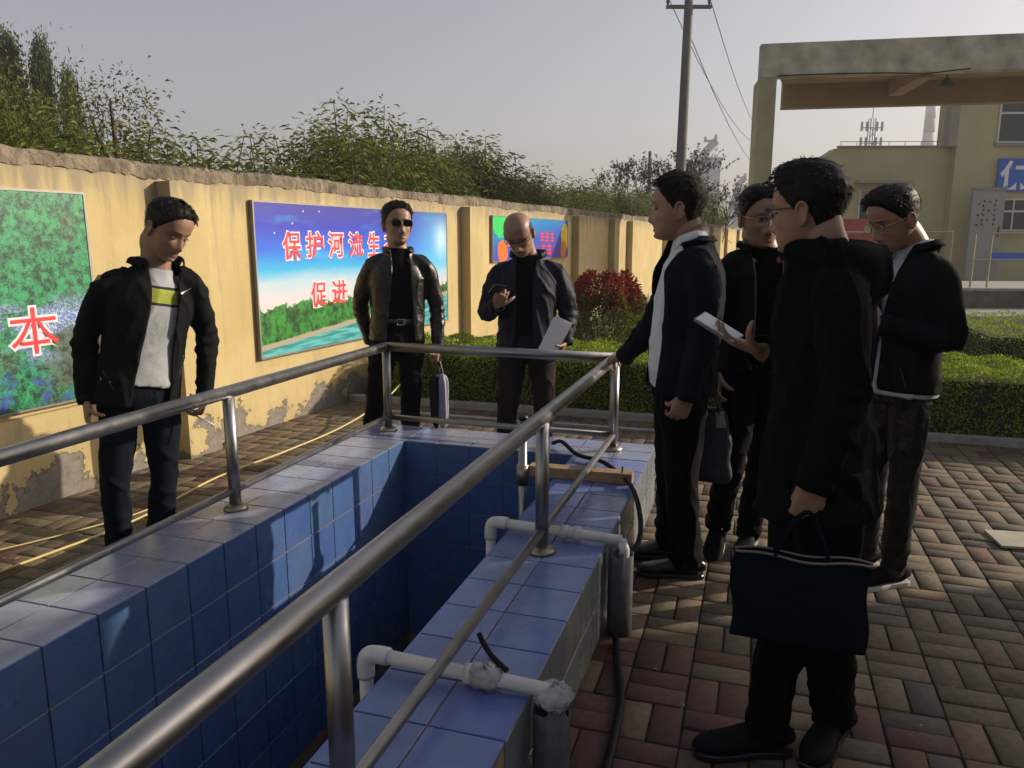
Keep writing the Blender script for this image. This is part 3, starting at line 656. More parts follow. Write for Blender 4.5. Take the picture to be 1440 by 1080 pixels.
for nm, zr, mm, n in (('red_leaves', (.80, 1.2), M['leafR'], 4600), ('green_leaves', (.15, .98), M['leafA'], 9500)):
    rg = np.random.default_rng(9); q = rg.normal(size=(n, 3)); q /= np.linalg.norm(q, axis=1)[:, None]; rr = rg.uniform(.72, 1.03, n)
    z = rg.uniform(zr[0], zr[1], n); f = np.sqrt(np.clip(1-((z-.62)/.62)**2*.9, .05, 1)); a = rg.uniform(0, 6.28, n); lump = 1+.12*np.sin(3*a)+.08*np.sin(7*a+z*9)
    P = np.stack([np.cos(a)*.46*f*rr*lump, np.sin(a)*.44*f*rr*lump, z+.04*np.sin(a*5)], 1); D = P*np.array([1, 1, 0])*2+rg.normal(size=(n, 3))*.4+np.array([0, 0, .7])
    V, F = leaves(P, D, .022, .058, rg); mesh_obj(nm, V, F, mm, t)
st = MB()
for k in range(7): a = k*.9; st.tube([(0, 0, 0), (math.cos(a)*.15, math.sin(a)*.15, .45), (math.cos(a)*.32, math.sin(a)*.32, .95)], [.014, .01, .004], 5)
st.build('stem', M['bark'], t)
# ================================================================== poles, wires, far structures
M['conc'] = mat('concrete_pole', (.13, .12, .115), .8, noise=.2, nscale=6); M['far'] = mat('haze_paled_structure', (.34, .37, .42), .9); M['fard'] = mat('haze_paled_structure_dark', (.22, .24, .28), .9)  # pale blue-grey of both far materials has distance haze mixed into the colour
x, y = cf(4.62, 22); t = empty('utility_pole', (x, y, 0), YAW, label='tall concrete utility pole with a steel crossarm at its top', cat='utility pole')
MB().tube([(-.05, 0, 0), (.03, 0, 3.5), (.075, 0, 7.75), (.09, 0, 8.6)], [.17, .14, .115, .105], 16).build('shaft', M['conc'], t, True)
MB().box(-.52, .68, -.05, .05, 7.50, 7.58).build('crossarm', M['conc'], t)
for xx in (-.48, .62): MB().tube([(xx, 0, 7.58), (xx, 0, 7.66), (xx, 0, 7.72), (xx, 0, 7.86)], [.02, .05, .045, .02], 10).build('insulator', M['conc'], t, True)
x, y = cf(5.2, 30); t = empty('small_pole', (x, y, 0), label='thin short utility pole beyond the wall, left of the tall one', cat='utility pole')
MB().tube([(0, 0, 0), (-.03, 0, 4.7)], [.09, .06], 10).build('shaft', M['conc'], t, True)
def wire(a, b, sag, label, r=.012):
    A = np.array(a); B = np.array(b); pts = [A+(B-A)*s-np.array([0, 0, sag*4*s*(1-s)]) for s in np.linspace(0, 1, 9)]
    V, F = loft(np.array(pts)-A, [r]*9, n=5, sub=3); o = mesh_obj('power_line', V, F, M['rubber'], None, True); o.location = A; tag(o, label, 'power line')
def c3(u, D, z): return (*cf(u, D), z)
wire(c3(4.15, 22, 7.75), c3(21.3, 66, 9.3), 1.5, 'overhead line running from the left end of the crossarm')
wire(c3(5.25, 22, 7.75), c3(21.6, 66, 9.9), 1.5, 'overhead line running from the right end of the crossarm')
wire(c3(4.72, 22, 6.9), c3(21.4, 66, 7.0), 1.2, 'lowest overhead line leaving the pole below the crossarm')
def far_tower(u, D, s, label, ztop, legs):
    x, y = cf(u, D); t = empty('headframe', (x, y, 0), YAW, label=label, cat='mine headframe')
    MB().box(-2.1*s, 2.1*s, -2, 2, 0, ztop*.80).build('shaft_house', M['far'], t)
    b = MB(); b.tube([(-7.5*s, 0, 0), (-1.0*s, 0, ztop*.88)], 1.0*s, 6)
    if legs: b.tube([(6.5*s, 0, 0), (1.6*s, 0, ztop*.78)], .9*s, 6)
    b.build('leg', M['fard'], t); MB().box(-2.5*s, 2.5*s, -2.3, 2.3, ztop*.80, ztop*.83).build('deck', M['fard'], t)
    MB().tube([(-2*s, 0, ztop*.86), (1.2*s, 0, ztop*.99)], 1.0*s, 8).build('sheave_frame', M['fard'], t)
    MB().box(-1.6*s, 1.2*s, -1, 1, ztop*.985, ztop*1.0).box(-1.6*s, -1.4*s, -1, 1, ztop, ztop*1.03).box(1.0*s, 1.2*s, -1, 1, ztop, ztop*1.05).build('platform', M['fard'], t)
M['bandp'] = mat('haze_paled_chimney_white', (.55, .50, .52), .9); M['bandr'] = mat('haze_paled_chimney_red', (.42, .30, .32), .9)  # band colours lightened to stand in for haze over the chimney
far_tower(49.6, 200, 1., 'haze-tinted grey-blue mine headframe with one raking leg, the nearer and taller one', 25.5, False)
far_tower(59.2, 205, .72, 'haze-tinted mine headframe with raking legs both sides, the smaller one by the gate', 17.0, True)
x, y = cf(53.6, 120); t = empty('antenna_mast', (x, y, 0), YAW, label='lattice antenna mast with panel antennas seen through the gate', cat='antenna mast')
b = MB()
for sx in (-.45, .45):
    for sy in (-.45, .45): b.tube([(sx, sy, 0), (sx*.8, sy*.8, 19)], .08, 5)
for k in range(9): b.tube([(-.45, -.45, 2*k), (.45, -.45, 2*k+2)], .05, 4); b.tube([(.45, -.45, 2*k), (-.45, -.45, 2*k+2)], .05, 4)
b.build('lattice', M['fard'], t)
for z in (15.4, 17.6):
    b = MB(); b.box(-1.5, 1.5, -.1, .1, z, z+.12)
    for xx in (-1.5, -.75, .75, 1.5): b.box(xx-.12, xx+.12, -.15, .15, z-.4, z+.9)
    b.build('antenna_panels', M['fard'], t)
MB().tube([(0, 0, 19), (0, 0, 22)], .06, 5).build('rod', M['fard'], t)
x, y = cf(103.6, 200); t = empty('chimney', (x, y, 0), label='tall red and white banded chimney far behind the building', cat='chimney')
for k in range(12):
    r0, r1 = 3.0-.11*k, 3.0-.11*(k+1); MB().tube([(0, 0, k*3.4), (0, 0, k*3.4+3.4)], [r0*.62, r1*.62], 18).build('band', M['bandp'] if k % 2 else M['bandr'], t, True)
# ================================================================== gate frame
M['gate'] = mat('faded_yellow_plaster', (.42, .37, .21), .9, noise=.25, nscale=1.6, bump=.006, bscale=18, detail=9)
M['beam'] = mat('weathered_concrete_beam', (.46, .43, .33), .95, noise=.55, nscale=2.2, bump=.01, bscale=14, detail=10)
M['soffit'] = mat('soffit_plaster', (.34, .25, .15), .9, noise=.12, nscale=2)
gx, gy = cf(4.86, 16); t = empty('gate_frame', (gx, gy, 0), R(7.6), label='big faded yellow concrete gateway frame with a stained beam', cat='gateway')
MB().box(0, .33, 0, .9, 0, 4.60).build('column', M['gate'], t); MB().box(6.9, 7.3, 0, .9, 0, 4.60).build('column', M['gate'], t)
MB().box(0, 9, .0, .28, 4.603, 5.22).build('front_beam', M['beam'], t)
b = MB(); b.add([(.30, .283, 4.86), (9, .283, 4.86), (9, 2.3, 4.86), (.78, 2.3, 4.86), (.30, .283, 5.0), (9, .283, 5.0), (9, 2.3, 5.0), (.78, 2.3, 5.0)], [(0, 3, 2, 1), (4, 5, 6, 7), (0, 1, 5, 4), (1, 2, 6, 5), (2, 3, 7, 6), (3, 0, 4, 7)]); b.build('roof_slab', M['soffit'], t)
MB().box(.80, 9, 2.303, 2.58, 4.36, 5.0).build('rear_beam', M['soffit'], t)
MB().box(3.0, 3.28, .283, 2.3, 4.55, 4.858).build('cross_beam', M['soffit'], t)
MB().tube([(.35, -.02, 4.62), (1.5, -.02, 4.62), (2.4, -.02, 4.60), (3.0, -.02, 4.56), (3.8, -.02, 4.63)], .012, 6).build('wiring', M['rubber'], t)
lx, ly = cf(8.73, 16.35); l = empty('pendant_lamp', (lx, ly, 4.5), label='dark bell shaped lamp shade hanging under the gate beam', cat='lamp')
V, F = loft([(0, 0, 0), (0, 0, .05), (0, 0, .10), (0, 0, .16)], [.19, .12, .08, .05], n=20, sub=3, cap=False); o = mesh_obj('shade', V, F, M['conc'], l, True); sm = o.modifiers.new('s', 'SOLIDIFY'); sm.thickness = .01
MB().tube([(0, 0, .15), (0, 0, .3)], .02, 8).build('stem', M['conc'], l)
# ================================================================== buildings behind the gate
M['yb'] = mat('yellow_building_plaster', (.42, .38, .21), .9, noise=.10, nscale=1.2, detail=9); M['trim'] = mat('trim_and_side_shade', (.30, .26, .22), .9, noise=.1, nscale=2)
M['wframe'] = mat('white_window_frame', (.52, .54, .54), .5); M['glass'] = mat('window_glass', (.035, .045, .045), .05)
M['blue'] = mat('blue_sign', (.012, .11, .50), .5); M['white'] = mat('white_paint', (.75, .75, .75), .6)
bx_, by_ = cf(10.3, 25); t = empty('yellow_building', (bx_, by_, 0), R(16), label='two storey yellow building with white framed windows behind the gateway', cat='building')
MB().box(3.5, 14, .0, 1.25, 0, 6.9).box(7.5, 13.9, 1.252, 8, 0, 6.85).build('wall', M['yb'], t)
MB().box(3.24, 3.497, -.02, .35, 4.3, 6.9).build('shaded_side_strip', M['trim'], t)  # grey-pink strip added for the upper wall's side face in shade
b = MB(); b.add([(0, .3, 0), (3.497, .3, 0), (3.497, .3, 4.31), (0, .3, 4.31), (0, 1.2, 0), (3.497, 1.2, 0), (3.497, 1.2, 4.31), (0, 1.2, 4.31)], [(0, 1, 2, 3), (5, 4, 7, 6), (3, 2, 6, 7), (1, 5, 6, 2), (4, 0, 3, 7)])
b.add([(-.72, .3, 0), (0, .3, 0), (0, .3, 4.31), (-.72, .3, 3.86), (-.72, 1, 0), (-.72, 1, 3.86), (0, 1, 4.31)], [(0, 1, 2, 3), (0, 3, 5, 4), (3, 2, 6, 5)]); b.box(-1.6, -.72, .32, 1, 0, 3.86)
b.build('annex_wall', M['yb'], t)
MB().box(-.05, 3.23, .24, .34, 4.312, 4.36).build('parapet_edge', M['trim'], t)
b = MB()
for k in range(7): b.tube([(.1+.5*k, .4, 4.36), (.1+.5*k, .4, 4.5)], .01, 5)
b.tube([(.05, .4, 4.5), (3.2, .4, 4.5)], .01, 5); b.build('roof_rail', M['conc'], t)
def window(x0, x1, z0, z1, nx, zt):
    f = MB(); y0, y1 = -.035, .02; w_ = .05
    for a in ((x0, x1, z0, z0+w_), (x0, x1, z1-w_, z1), (x0, x1, zt-w_*.6, zt+w_*.6)): f.box(a[0], a[1], y0, y1, a[2], a[3])
    for k in range(nx+1): xx = x0+(x1-x0)*k/nx; f.box(xx-w_/2, xx+w_/2, y0-.003, y1, z0, z1)
    fr = f.build('window', M['wframe'], t); MB().box(x0, x1, -.012, .015, z0, z1).build('pane', M['glass'], fr)
    MB().box(x0-.08, x1+.08, -.09, -.001, z0-.09, z0-.003).build('sill', M['trim'], fr)
window(4.72, 7.6, 4.40, 5.72, 3, 5.28); window(4.72, 7.6, 1.72, 2.72, 4, 2.33)
sg = empty('blue_sign_board', t.matrix_basis @ Vector((4.82, -.05, 2.93)), R(16), label='blue sign with a large white character on the yellow building', cat='sign')
MB().box(0, 2.4, -.03, .03, 0, 1.0).build('panel', M['blue'], sg)
for nm, ch, xx in (('a', '保', .06),):
    me, co = glyph('保', None, None, 1, None, None, .03, 0, 'letter'); lo, hi = co.min(0), co.max(0)
    P = np.zeros_like(co); P[:, 0] = xx+(co[:, 0]-lo[0])/(hi[0]-lo[0])*.95; P[:, 2] = .06+(co[:, 1]-lo[1])/(hi[1]-lo[1])*.88; P[:, 1] = -.034
    me.vertices.foreach_set('co', P.ravel().astype(np.float32)); me.materials.clear(); me.materials.append(M['white']); me.name = 'letter'; o = bpy.data.objects.new('letter', me); COL.objects.link(o); o.parent = sg
sx_, sy_ = cf(14.1, 24.3)
wb = empty('notice_column', (sx_, sy_, 0), R(16), label='tall pale grey name board with columns of dark characters by the building', cat='sign'); M['pale'] = mat('pale_grey_board', (.30, .29, .27), .7, noise=.06, nscale=2)
MB().box(0, .98, -.06, .06, .25, 3.02).build('board', M['pale'], wb); MB().box(.02, 1.0, -.09, -.062, 2.93, 3.0).build('top_strip', M['frame'], wb)
b = MB(); rr = random.Random(5)
for xx, zs in ((.2, (2.5, 2.2, 1.9)), (.35, tuple(2.62-.14*k for k in range(6))), (.52, (2.6, 2.33, 2.05)), (.7, tuple(2.62-.14*k for k in range(6)))):
    for z in zs:
        for q in range(3): a = xx+rr.uniform(-.02, .02)-.12*(2.6-z)*.1; c = z+rr.uniform(-.02, .02); b.box(a-.028, a+.028, -.065, -.061, c-.009, c+.009); b.box(a-.008, a+.008, -.067, -.0645, c-.03, c+.03)
b.build('lettering', M['black'], wb)
MB().tube([(.86, -.08, 1.55), (.87, -.08, 1.85)], .025, 8).build('handle', M['black'], wb)
# canopy, window, plate on the annex
cw = empty('window_canopy', t.matrix_basis @ Vector((.55, .29, 3.2)), R(16), label='thin concrete canopy over the annex window behind the men', cat='canopy'); MB().box(0, 1.65, -.45, 0, 0, .07).build('slab', M['trim'], cw)
f = MB().box(.75, 1.9, .27, .298, 2.0, 3.0).build('window', M['wframe'], t); MB().box(.8, 1.85, .262, .269, 2.05, 2.75).build('pane', M['glass'], f); MB().box(.8, 1.85, .26, .269, 2.78, 2.98).build('valance', M['soffit'], f)
MB().box(2.35, 2.65, .28, .298, 2.3, 2.62).build('door_plate', M['blue'], t)
x, y = cf(8.3, 19.8); o = MB().box(0, .80, 0, .05, .9, 1.98).build('red_notice_board', mat('faded_red', (.34, .07, .08), .7, noise=.25, nscale=3)); o.location = (x, y, 0); o.rotation_euler = (0, 0, R(14)); tag(o, 'faded red notice board behind the heads at the right', 'notice board')
# raised walkway with tube rail
x, y = cf(9.3, 17); t = empty('walkway', (x, y, 0), R(13), label='raised concrete walkway in front of the yellow building', cat='walkway'); M['dkc'] = mat('stained_concrete', (.12, .115, .105), .95, noise=.5, nscale=3, bump=.01, bscale=20)
MB().box(0, 9, 0, 3, 0, .37).build('base', M['dkc'], t); MB().box(-.03, 9, -.03, 3, .372, .43).build('edge', M['kerb'], t)
x, y = cf(9.55, 17.25); t = empty('walkway_railing', (x, y, .43), R(13), label='thin painted tube railing on the raised walkway', cat='railing'); M['ptube'] = mat('painted_tube', (.36, .30, .20), .5)
MB().tube([(-3, 0, 1.2), (.12, 0, 1.2), (.12, 0, 0)], .022, 8).build('rail', M['ptube'], t); MB().tube([(.95, 0, 1.17), (6, 0, 1.17)], .022, 8).build('rail', M['ptube'], t); MB().tube([(.6, 0, .6), (6, 0, .6)], .018, 8).build('rail', M['ptube'], t)
for xx in (-1.4, .95, .6, 2.6, 4.4): MB().tube([(xx, 0, 0), (xx, 0, 1.17)], .022, 8).build('post', M['ptube'], t)
x, y = cf(13.8, 22.6); o = MB().box(0, 4, -.05, .0, .42, .66).build('blue_trough', M['blue']); o.location = (x, y, .43); o.rotation_euler = (0, 0, R(14)); tag(o, 'long low blue trough in front of the yellow building', 'trough')
# building at the right whose shade covers the near paving
t = empty('workshop_building', (8.9, 8.55, 0), label='plain yellow workshop block standing to the right of the paved yard', cat='building')
MB().box(0, 7, -22, 0, 0, 5.6).build('wall', M['yb'], t); MB().box(-.2, 7.2, -22.2, .02, 5.602, 5.75).build('roof', M['trim'], t)
for k in range(5):
    f = MB().box(-.04, -.001, -3.4-4*k, -1.6-4*k, 1.1, 2.7).build('window', M['wframe'], t); MB().box(-.05, -.041, -3.3-4*k, -1.7-4*k, 1.2, 2.6).build('pane', M['glass'], f)
# ================================================================== people
def unit(v): v = np.asarray(v, float); return v/(np.linalg.norm(v)+1e-12)
def tidy(V, F, tris=False):
    me = bpy.data.meshes.new('tmp'); me.from_pydata([tuple(v) for v in V], [], [tuple(int(i) for i in f) for f in F]); return me
def fuse(parts, voxel, smooth=4, fac=.5):
    """voxel-fuse closed pieces into one continuous skin"""
    V = []; F = []
    for v, f in parts:
        n = len(V); V += [tuple(x) for x in v]; F += [tuple(int(i)+n for i in q) for q in f]
    me = tidy(V, F); o = bpy.data.objects.new('tmp', me); COL.objects.link(o)
    r = o.modifiers.new('r', 'REMESH'); r.mode = 'VOXEL'; r.voxel_size = voxel; r.adaptivity = 0
    s = o.modifiers.new('s', 'SMOOTH'); s.factor = fac; s.iterations = smooth
    m2 = bpy.data.meshes.new_from_object(o.evaluated_get(bpy.context.evaluated_depsgraph_get()))
    bpy.data.objects.remove(o); bpy.data.meshes.remove(me)
    co = np.empty(len(m2.vertices)*3); m2.vertices.foreach_get('co', co); co = co.reshape(-1, 3)
    no = np.empty(len(m2.vertices)*3); m2.vertices.foreach_get('normal', no); no = no.reshape(-1, 3)
    nl = len(m2.loops); li = np.empty(nl, dtype=np.int32); m2.loops.foreach_get('vertex_index', li)
    assert nl == 4*len(m2.polygons); Q = li.reshape(-1, 4); bpy.data.meshes.remove(m2)
    return co, no, Q
def keep(V, N, Q, f):
    """keep the side of the surface where the scalar f (per vertex) is positive, with a clean snapped edge"""
    V = V.copy(); f = f.copy(); E = np.vstack([Q[:, [0, 1]], Q[:, [1, 2]], Q[:, [2, 3]], Q[:, [3, 0]]]); E = np.unique(np.sort(E, 1), axis=0)
    for _ in range(3):
        c = E[(f[E[:, 0]]*f[E[:, 1]]) < 0]
        if not len(c): break
        V0 = V.copy(); f0 = f.copy(); best = np.full(len(V), 9.); t = f0[c[:, 0]]/(f0[c[:, 0]]-f0[c[:, 1]])
        for i, (a, b) in enumerate(c):
            tt = t[i]
            k, o, w_ = (a, b, tt) if tt < .5 else (b, a, 1-tt)
            if w_ < best[k]: best[k] = w_; V[k] = V0[k]+(V0[o]-V0[k])*w_; f[k] = 0
    ok = (f[Q] >= -1e-9).all(1); Q = Q[ok]
    E2 = np.sort(np.vstack([Q[:, [0, 1]], Q[:, [1, 2]], Q[:, [2, 3]], Q[:, [3, 0]]]), 1); ue, cn = np.unique(E2, axis=0, return_counts=True); be = ue[cn == 1]
    for _ in range(4):
        acc = np.zeros_like(V); k_ = np.zeros(len(V)); np.add.at(acc, be[:, 0], V[be[:, 1]]); np.add.at(acc, be[:, 1], V[be[:, 0]]); np.add.at(k_, be[:, 0], 1); np.add.at(k_, be[:, 1], 1)
        m_ = k_ == 2; V[m_] = .5*V[m_]+.5*acc[m_]/2
    used = np.unique(Q); mp = np.full(len(V), -1); mp[used] = np.arange(len(used)); return V[used], N[used], mp[Q], used
def fold(V, N, seed, amp, wl, squash=(1, 1, 1)):
    rg = np.random.default_rng(seed); S = np.asarray(squash, float); P = V*S
    w1 = np.stack([np.sin(P@rg.normal(size=3)*5+rg.uniform(0, 6)) for _ in range(3)], 1)*.35
    out = np.zeros(len(V))
    for k in range(7):
        d = unit(rg.normal(size=3)); out += np.sin((P/wl*2.6+w1*2.0)@d*rg.uniform(.7, 1.5)+rg.uniform(0, 6.28))
    out /= 2.3; out = (1-np.abs(np.tanh(out*1.3)))**2*1.9-.55
    return V+N*(out*amp)[:, None]
def cloth(name, col, rough=.85, bump=.0012, bscale=220, spec=.3, noise=.12, wr=.004, ws=14, coat=0.):
    m = mat(name, col, rough, noise=noise, nscale=30, bump=bump, bscale=bscale, spec=spec, coat=coat)
    N = m.node_tree.nodes; L = m.node_tree.links; bp = [n for n in N if n.type == 'BUMP'][0]
    tc = N.new('ShaderNodeTexCoord'); nz = N.new('ShaderNodeTexNoise'); nz.inputs['Scale'].default_value = ws; nz.inputs['Detail'].default_value = 3; nz.inputs['Distortion'].default_value = 1.2
    L.new(tc.outputs['Object'], nz.inputs['Vector']); b2 = N.new('ShaderNodeBump'); b2.inputs['Distance'].default_value = wr; L.new(nz.outputs[0], b2.inputs['Height']); L.new(b2.outputs[0], bp.inputs['Normal'])
    return m
ZK = np.array([-.118, -.108, -.092, -.07, -.05, -.03, 0, .03, .06, .085, .105, .117, .122])
YF_ = np.array([.050, .078, .086, .083, .085, .086, .083, .090, .088, .076, .054, .028, .0])
YB_ = np.array([.010, -.000, -.020, -.050, -.066, -.080, -.096, -.102, -.098, -.086, -.064, -.034, 0])
WK = np.array([.022, .040, .050, .059, .065, .070, .075, .078, .077, .069, .051, .027, .0])
def head_surface(nz=64, na=96, feat=True, off=0., offf=None, wide=1.):
    th = np.linspace(0, np.pi, nz); z = .002-.120*np.cos(th)*-1; z = np.linspace(-.118, .122, nz) if False else (.002+.120*np.cos(np.pi-th))
    z = np.clip(z, -.118, .122); yf = np.interp(z, ZK, YF_); yb = np.interp(z, ZK, YB_); wd = np.interp(z, ZK, WK)*wide
    s = np.array([.25, .5, .25])
    for a_ in (yf, yb, wd):
        for _ in range(3): a_[1:-1] = np.convolve(a_, s, 'same')[1:-1]
    a = np.linspace(0, 2*np.pi, na, endpoint=False); sa, ca = np.sin(a), np.cos(a); e = 2/2.25
    X = wd[:, None]*(np.sign(sa)*np.abs(sa)**e)[None]; C = (np.sign(ca)*np.abs(ca)**e)[None]
    y0 = (.25*yf+.25*yb)[:, None]; Y = np.where(C > 0, y0+(yf[:, None]-y0)*C, y0+(y0-yb[:, None])*C); Z = np.repeat(z[:, None], na, 1)
    if feat:
        fr = np.clip(ca, 0, 1)[None]**.5
        def g(x0, z0, sx, sz): return np.exp(-((X-x0)/sx)**2-((Z-z0)/sz)**2)
        nz_amp = np.interp(Z, [-.062, -.054, -.044, -.034, -.010, .006, .016], [0, .014, .026, .024, .013, .006, 0]); nw = np.interp(Z, [-.055, -.045, -.02, .01], [.015, .014, .009, .008])
        Y = Y + fr*(nz_amp*np.exp(-(X/nw)**2) + .006*(g(.015, -.048, .007, .008)+g(-.015, -.048, .007, .008)))
        for sx in (-1, 1):
            Y = Y + fr*(-.013*g(sx*.030, .002, .017, .012) + .006*g(sx*.030, .000, .010, .007) + .006*g(sx*.028, .022, .020, .007) + .006*g(sx*.046, -.028, .016, .016) - .004*g(sx*.048, -.062, .012, .02))
        Y = Y + fr*(.007*g(0, -.066, .020, .006)+.008*g(0, -.079, .017, .006)-.007*g(0, -.0725, .022, .0022)-.005*g(0, -.088, .02, .005)+.007*g(0, -.104, .018, .011)-.002*g(0, -.06, .004, .006))
    V = np.stack([X, Y, Z], -1)
    if offf is not None:
        ctr = np.array([0, -.008, .0]); d = V-ctr; d /= np.linalg.norm(d, axis=-1)[..., None]+1e-9; V = V+d*offf(V, d)[..., None]
    F = []
    for i in range(nz-1):
        for j in range(na):
            k = (j+1) % na; F.append((i*na+j, i*na+k, (i+1)*na+k, (i+1)*na+j))
    F.append(tuple(range(na-1, -1, -1))); F.append(tuple(range((nz-1)*na, nz*na)))
    return V.reshape(-1, 3), F
HEADV, HEADF = head_surface()
def ear(side):
    c = np.array([side*.076, -.012, -.012]); V = []; F = []
    ths = np.linspace(0, 2*np.pi, 18, endpoint=False); pts = [c+np.array([side*(.010+.004*math.sin(t)), -.016*math.cos(t)*(1 if math.sin(t) > 0 else .75), .030*math.sin(t)]) for t in ths]
    out = []
    v, f = loft(pts+[pts[0]], [.0048]*19, ref=(side, 0, 0), n=8, sub=1); out.append((v, f))
    v, f = sphere((c[0]+side*.004, c[1], c[2]), 1, 12, 8, (.006, .014, .027)); out.append((v, f))
    v, f = sphere((c[0]+side*.003, c[1]+.006, c[2]-.027), 1, 10, 8, (.006, .009, .010)); out.append((v, f))
    v, f = sphere((c[0]-side*.004, c[1]+.008, c[2]), 1, 10, 8, (.010, .010, .020)); out.append((v, f))
    return out
def hand(w, d, n, thumb, L=.185, curl=(25, 30, 20), spread=1., tcurl=20, tang=42, fcurl=None):
    """w wrist point, d towards fingers, n palm normal (fingers curl towards it), thumb side direction"""
    d = unit(d); n = unit(np.asarray(n)-d*np.dot(n, d)); t = np.cross(d, n); t = t if np.dot(t, thumb) > 0 else -t
    k = L/.185; out = []
    P = [w-d*.03, w, w+d*.03*k, w+d*.065*k, w+d*.092*k]; out.append(loft(P, [(.026*k, .019*k), (.027*k, .018*k), (.036*k, .017*k), (.041*k, .015*k), (.040*k, .012*k)], ref=n, n=18, sub=3, expo=2.6, roundcap=True))
    def rot(v, ax, a): return v*math.cos(a)+np.cross(ax, v)*math.sin(a)+ax*np.dot(ax, v)*(1-math.cos(a))
    ax = np.cross(d, n)     # rotating d towards n about d x n
    for i, (off, ln, r) in enumerate(((.031, .070, .0080), (.0108, .078, .0082), (-.0102, .073, .0079), (-.0300, .058, .0070))):
        cu = (fcurl[i] if fcurl else curl); p = w+d*(.088 if i < 3 else .082)*k+t*off*k; dd = unit(d+t*off*1.6*spread); pts = [p-dd*.015*k]; dirs = dd
        pts.append(p)
        for q, (fr, c) in enumerate(zip((.46, .31, .23), cu)): dirs = rot(dirs, ax, R(c)); pts.append(pts[-1]+dirs*ln*fr*k)
        out.append(loft(pts, [r*k, r*1.05*k, r*.98*k, r*.9*k, r*.74*k], ref=n, n=10, sub=3, roundcap=True))
    b = w+d*.022*k+t*.026*k; td = unit(d*math.cos(R(tang))+t*math.sin(R(tang))+n*.35); pts = [b, b+td*.038*k]; dirs = td
    for fr in (.034, .027): dirs = rot(dirs, ax, R(tcurl)); dirs = unit(dirs-t*.12); pts.append(pts[-1]+dirs*fr*k)
    out.append(loft(pts, [.015*k, .0125*k, .0105*k, .008*k], ref=n, n=10, sub=3, roundcap=True)); return out
def shoe(ank, dirv, L=.27, up=(0, 0, 1), low=True):
    dv = unit(dirv); up = unit(np.asarray(up)-dv*np.dot(up, dv)); A = np.asarray(ank, float)
    g = A-up*(.085); s0 = g-dv*.075
    ts = [0, .03, .10, .22, .40, .60, .78, .92, .99, 1.0]; wd = [.012, .026, .033, .034, .036, .043, .046, .036, .020, .006]; ht = [.030, .062, .078, .082, .078, .056, .042, .034, .026, .016]
    P = [s0+dv*t*L+up*(h/2+.016) for t, h in zip(ts, ht)]; rr = [(w_, h/2) for w_, h in zip(wd, ht)]
    upper = [loft(P, rr, ref=up, n=20, sub=2, expo=2.5)]
    upper.append(loft([A-up*.03+dv*.0, A+up*.005, A+up*.03], [(.040, .046), (.036, .042), (.034, .038)], ref=dv, n=16, sub=2))
    sw = [.02, .034, .039, .038, .038, .047, .050, .041, .026, .010]
    n = 14; V = []; F = []
    left = []; right = []; side = np.cross(dv, up)
    for t, w_ in zip(ts, sw): c = s0+dv*(t*(L+.008)-.004); left.append(c+side*w_); right.append(c-side*w_)
    ring = left+right[::-1]; m = len(ring)
    for h in (0.0, .006, .018, .022): V += [p+up*h+(unit(np.mean(ring, 0)-p)*.003 if h in (0.0, .022) else 0) for p in ring]
    for k in range(3):
        for j in range(m): q = (j+1) % m; F.append((k*m+j, k*m+q, (k+1)*m+q, (k+1)*m+j))
    F.append(tuple(range(m-1, -1, -1))); F.append(tuple(range(3*m, 4*m)))
    return upper, (V, F)
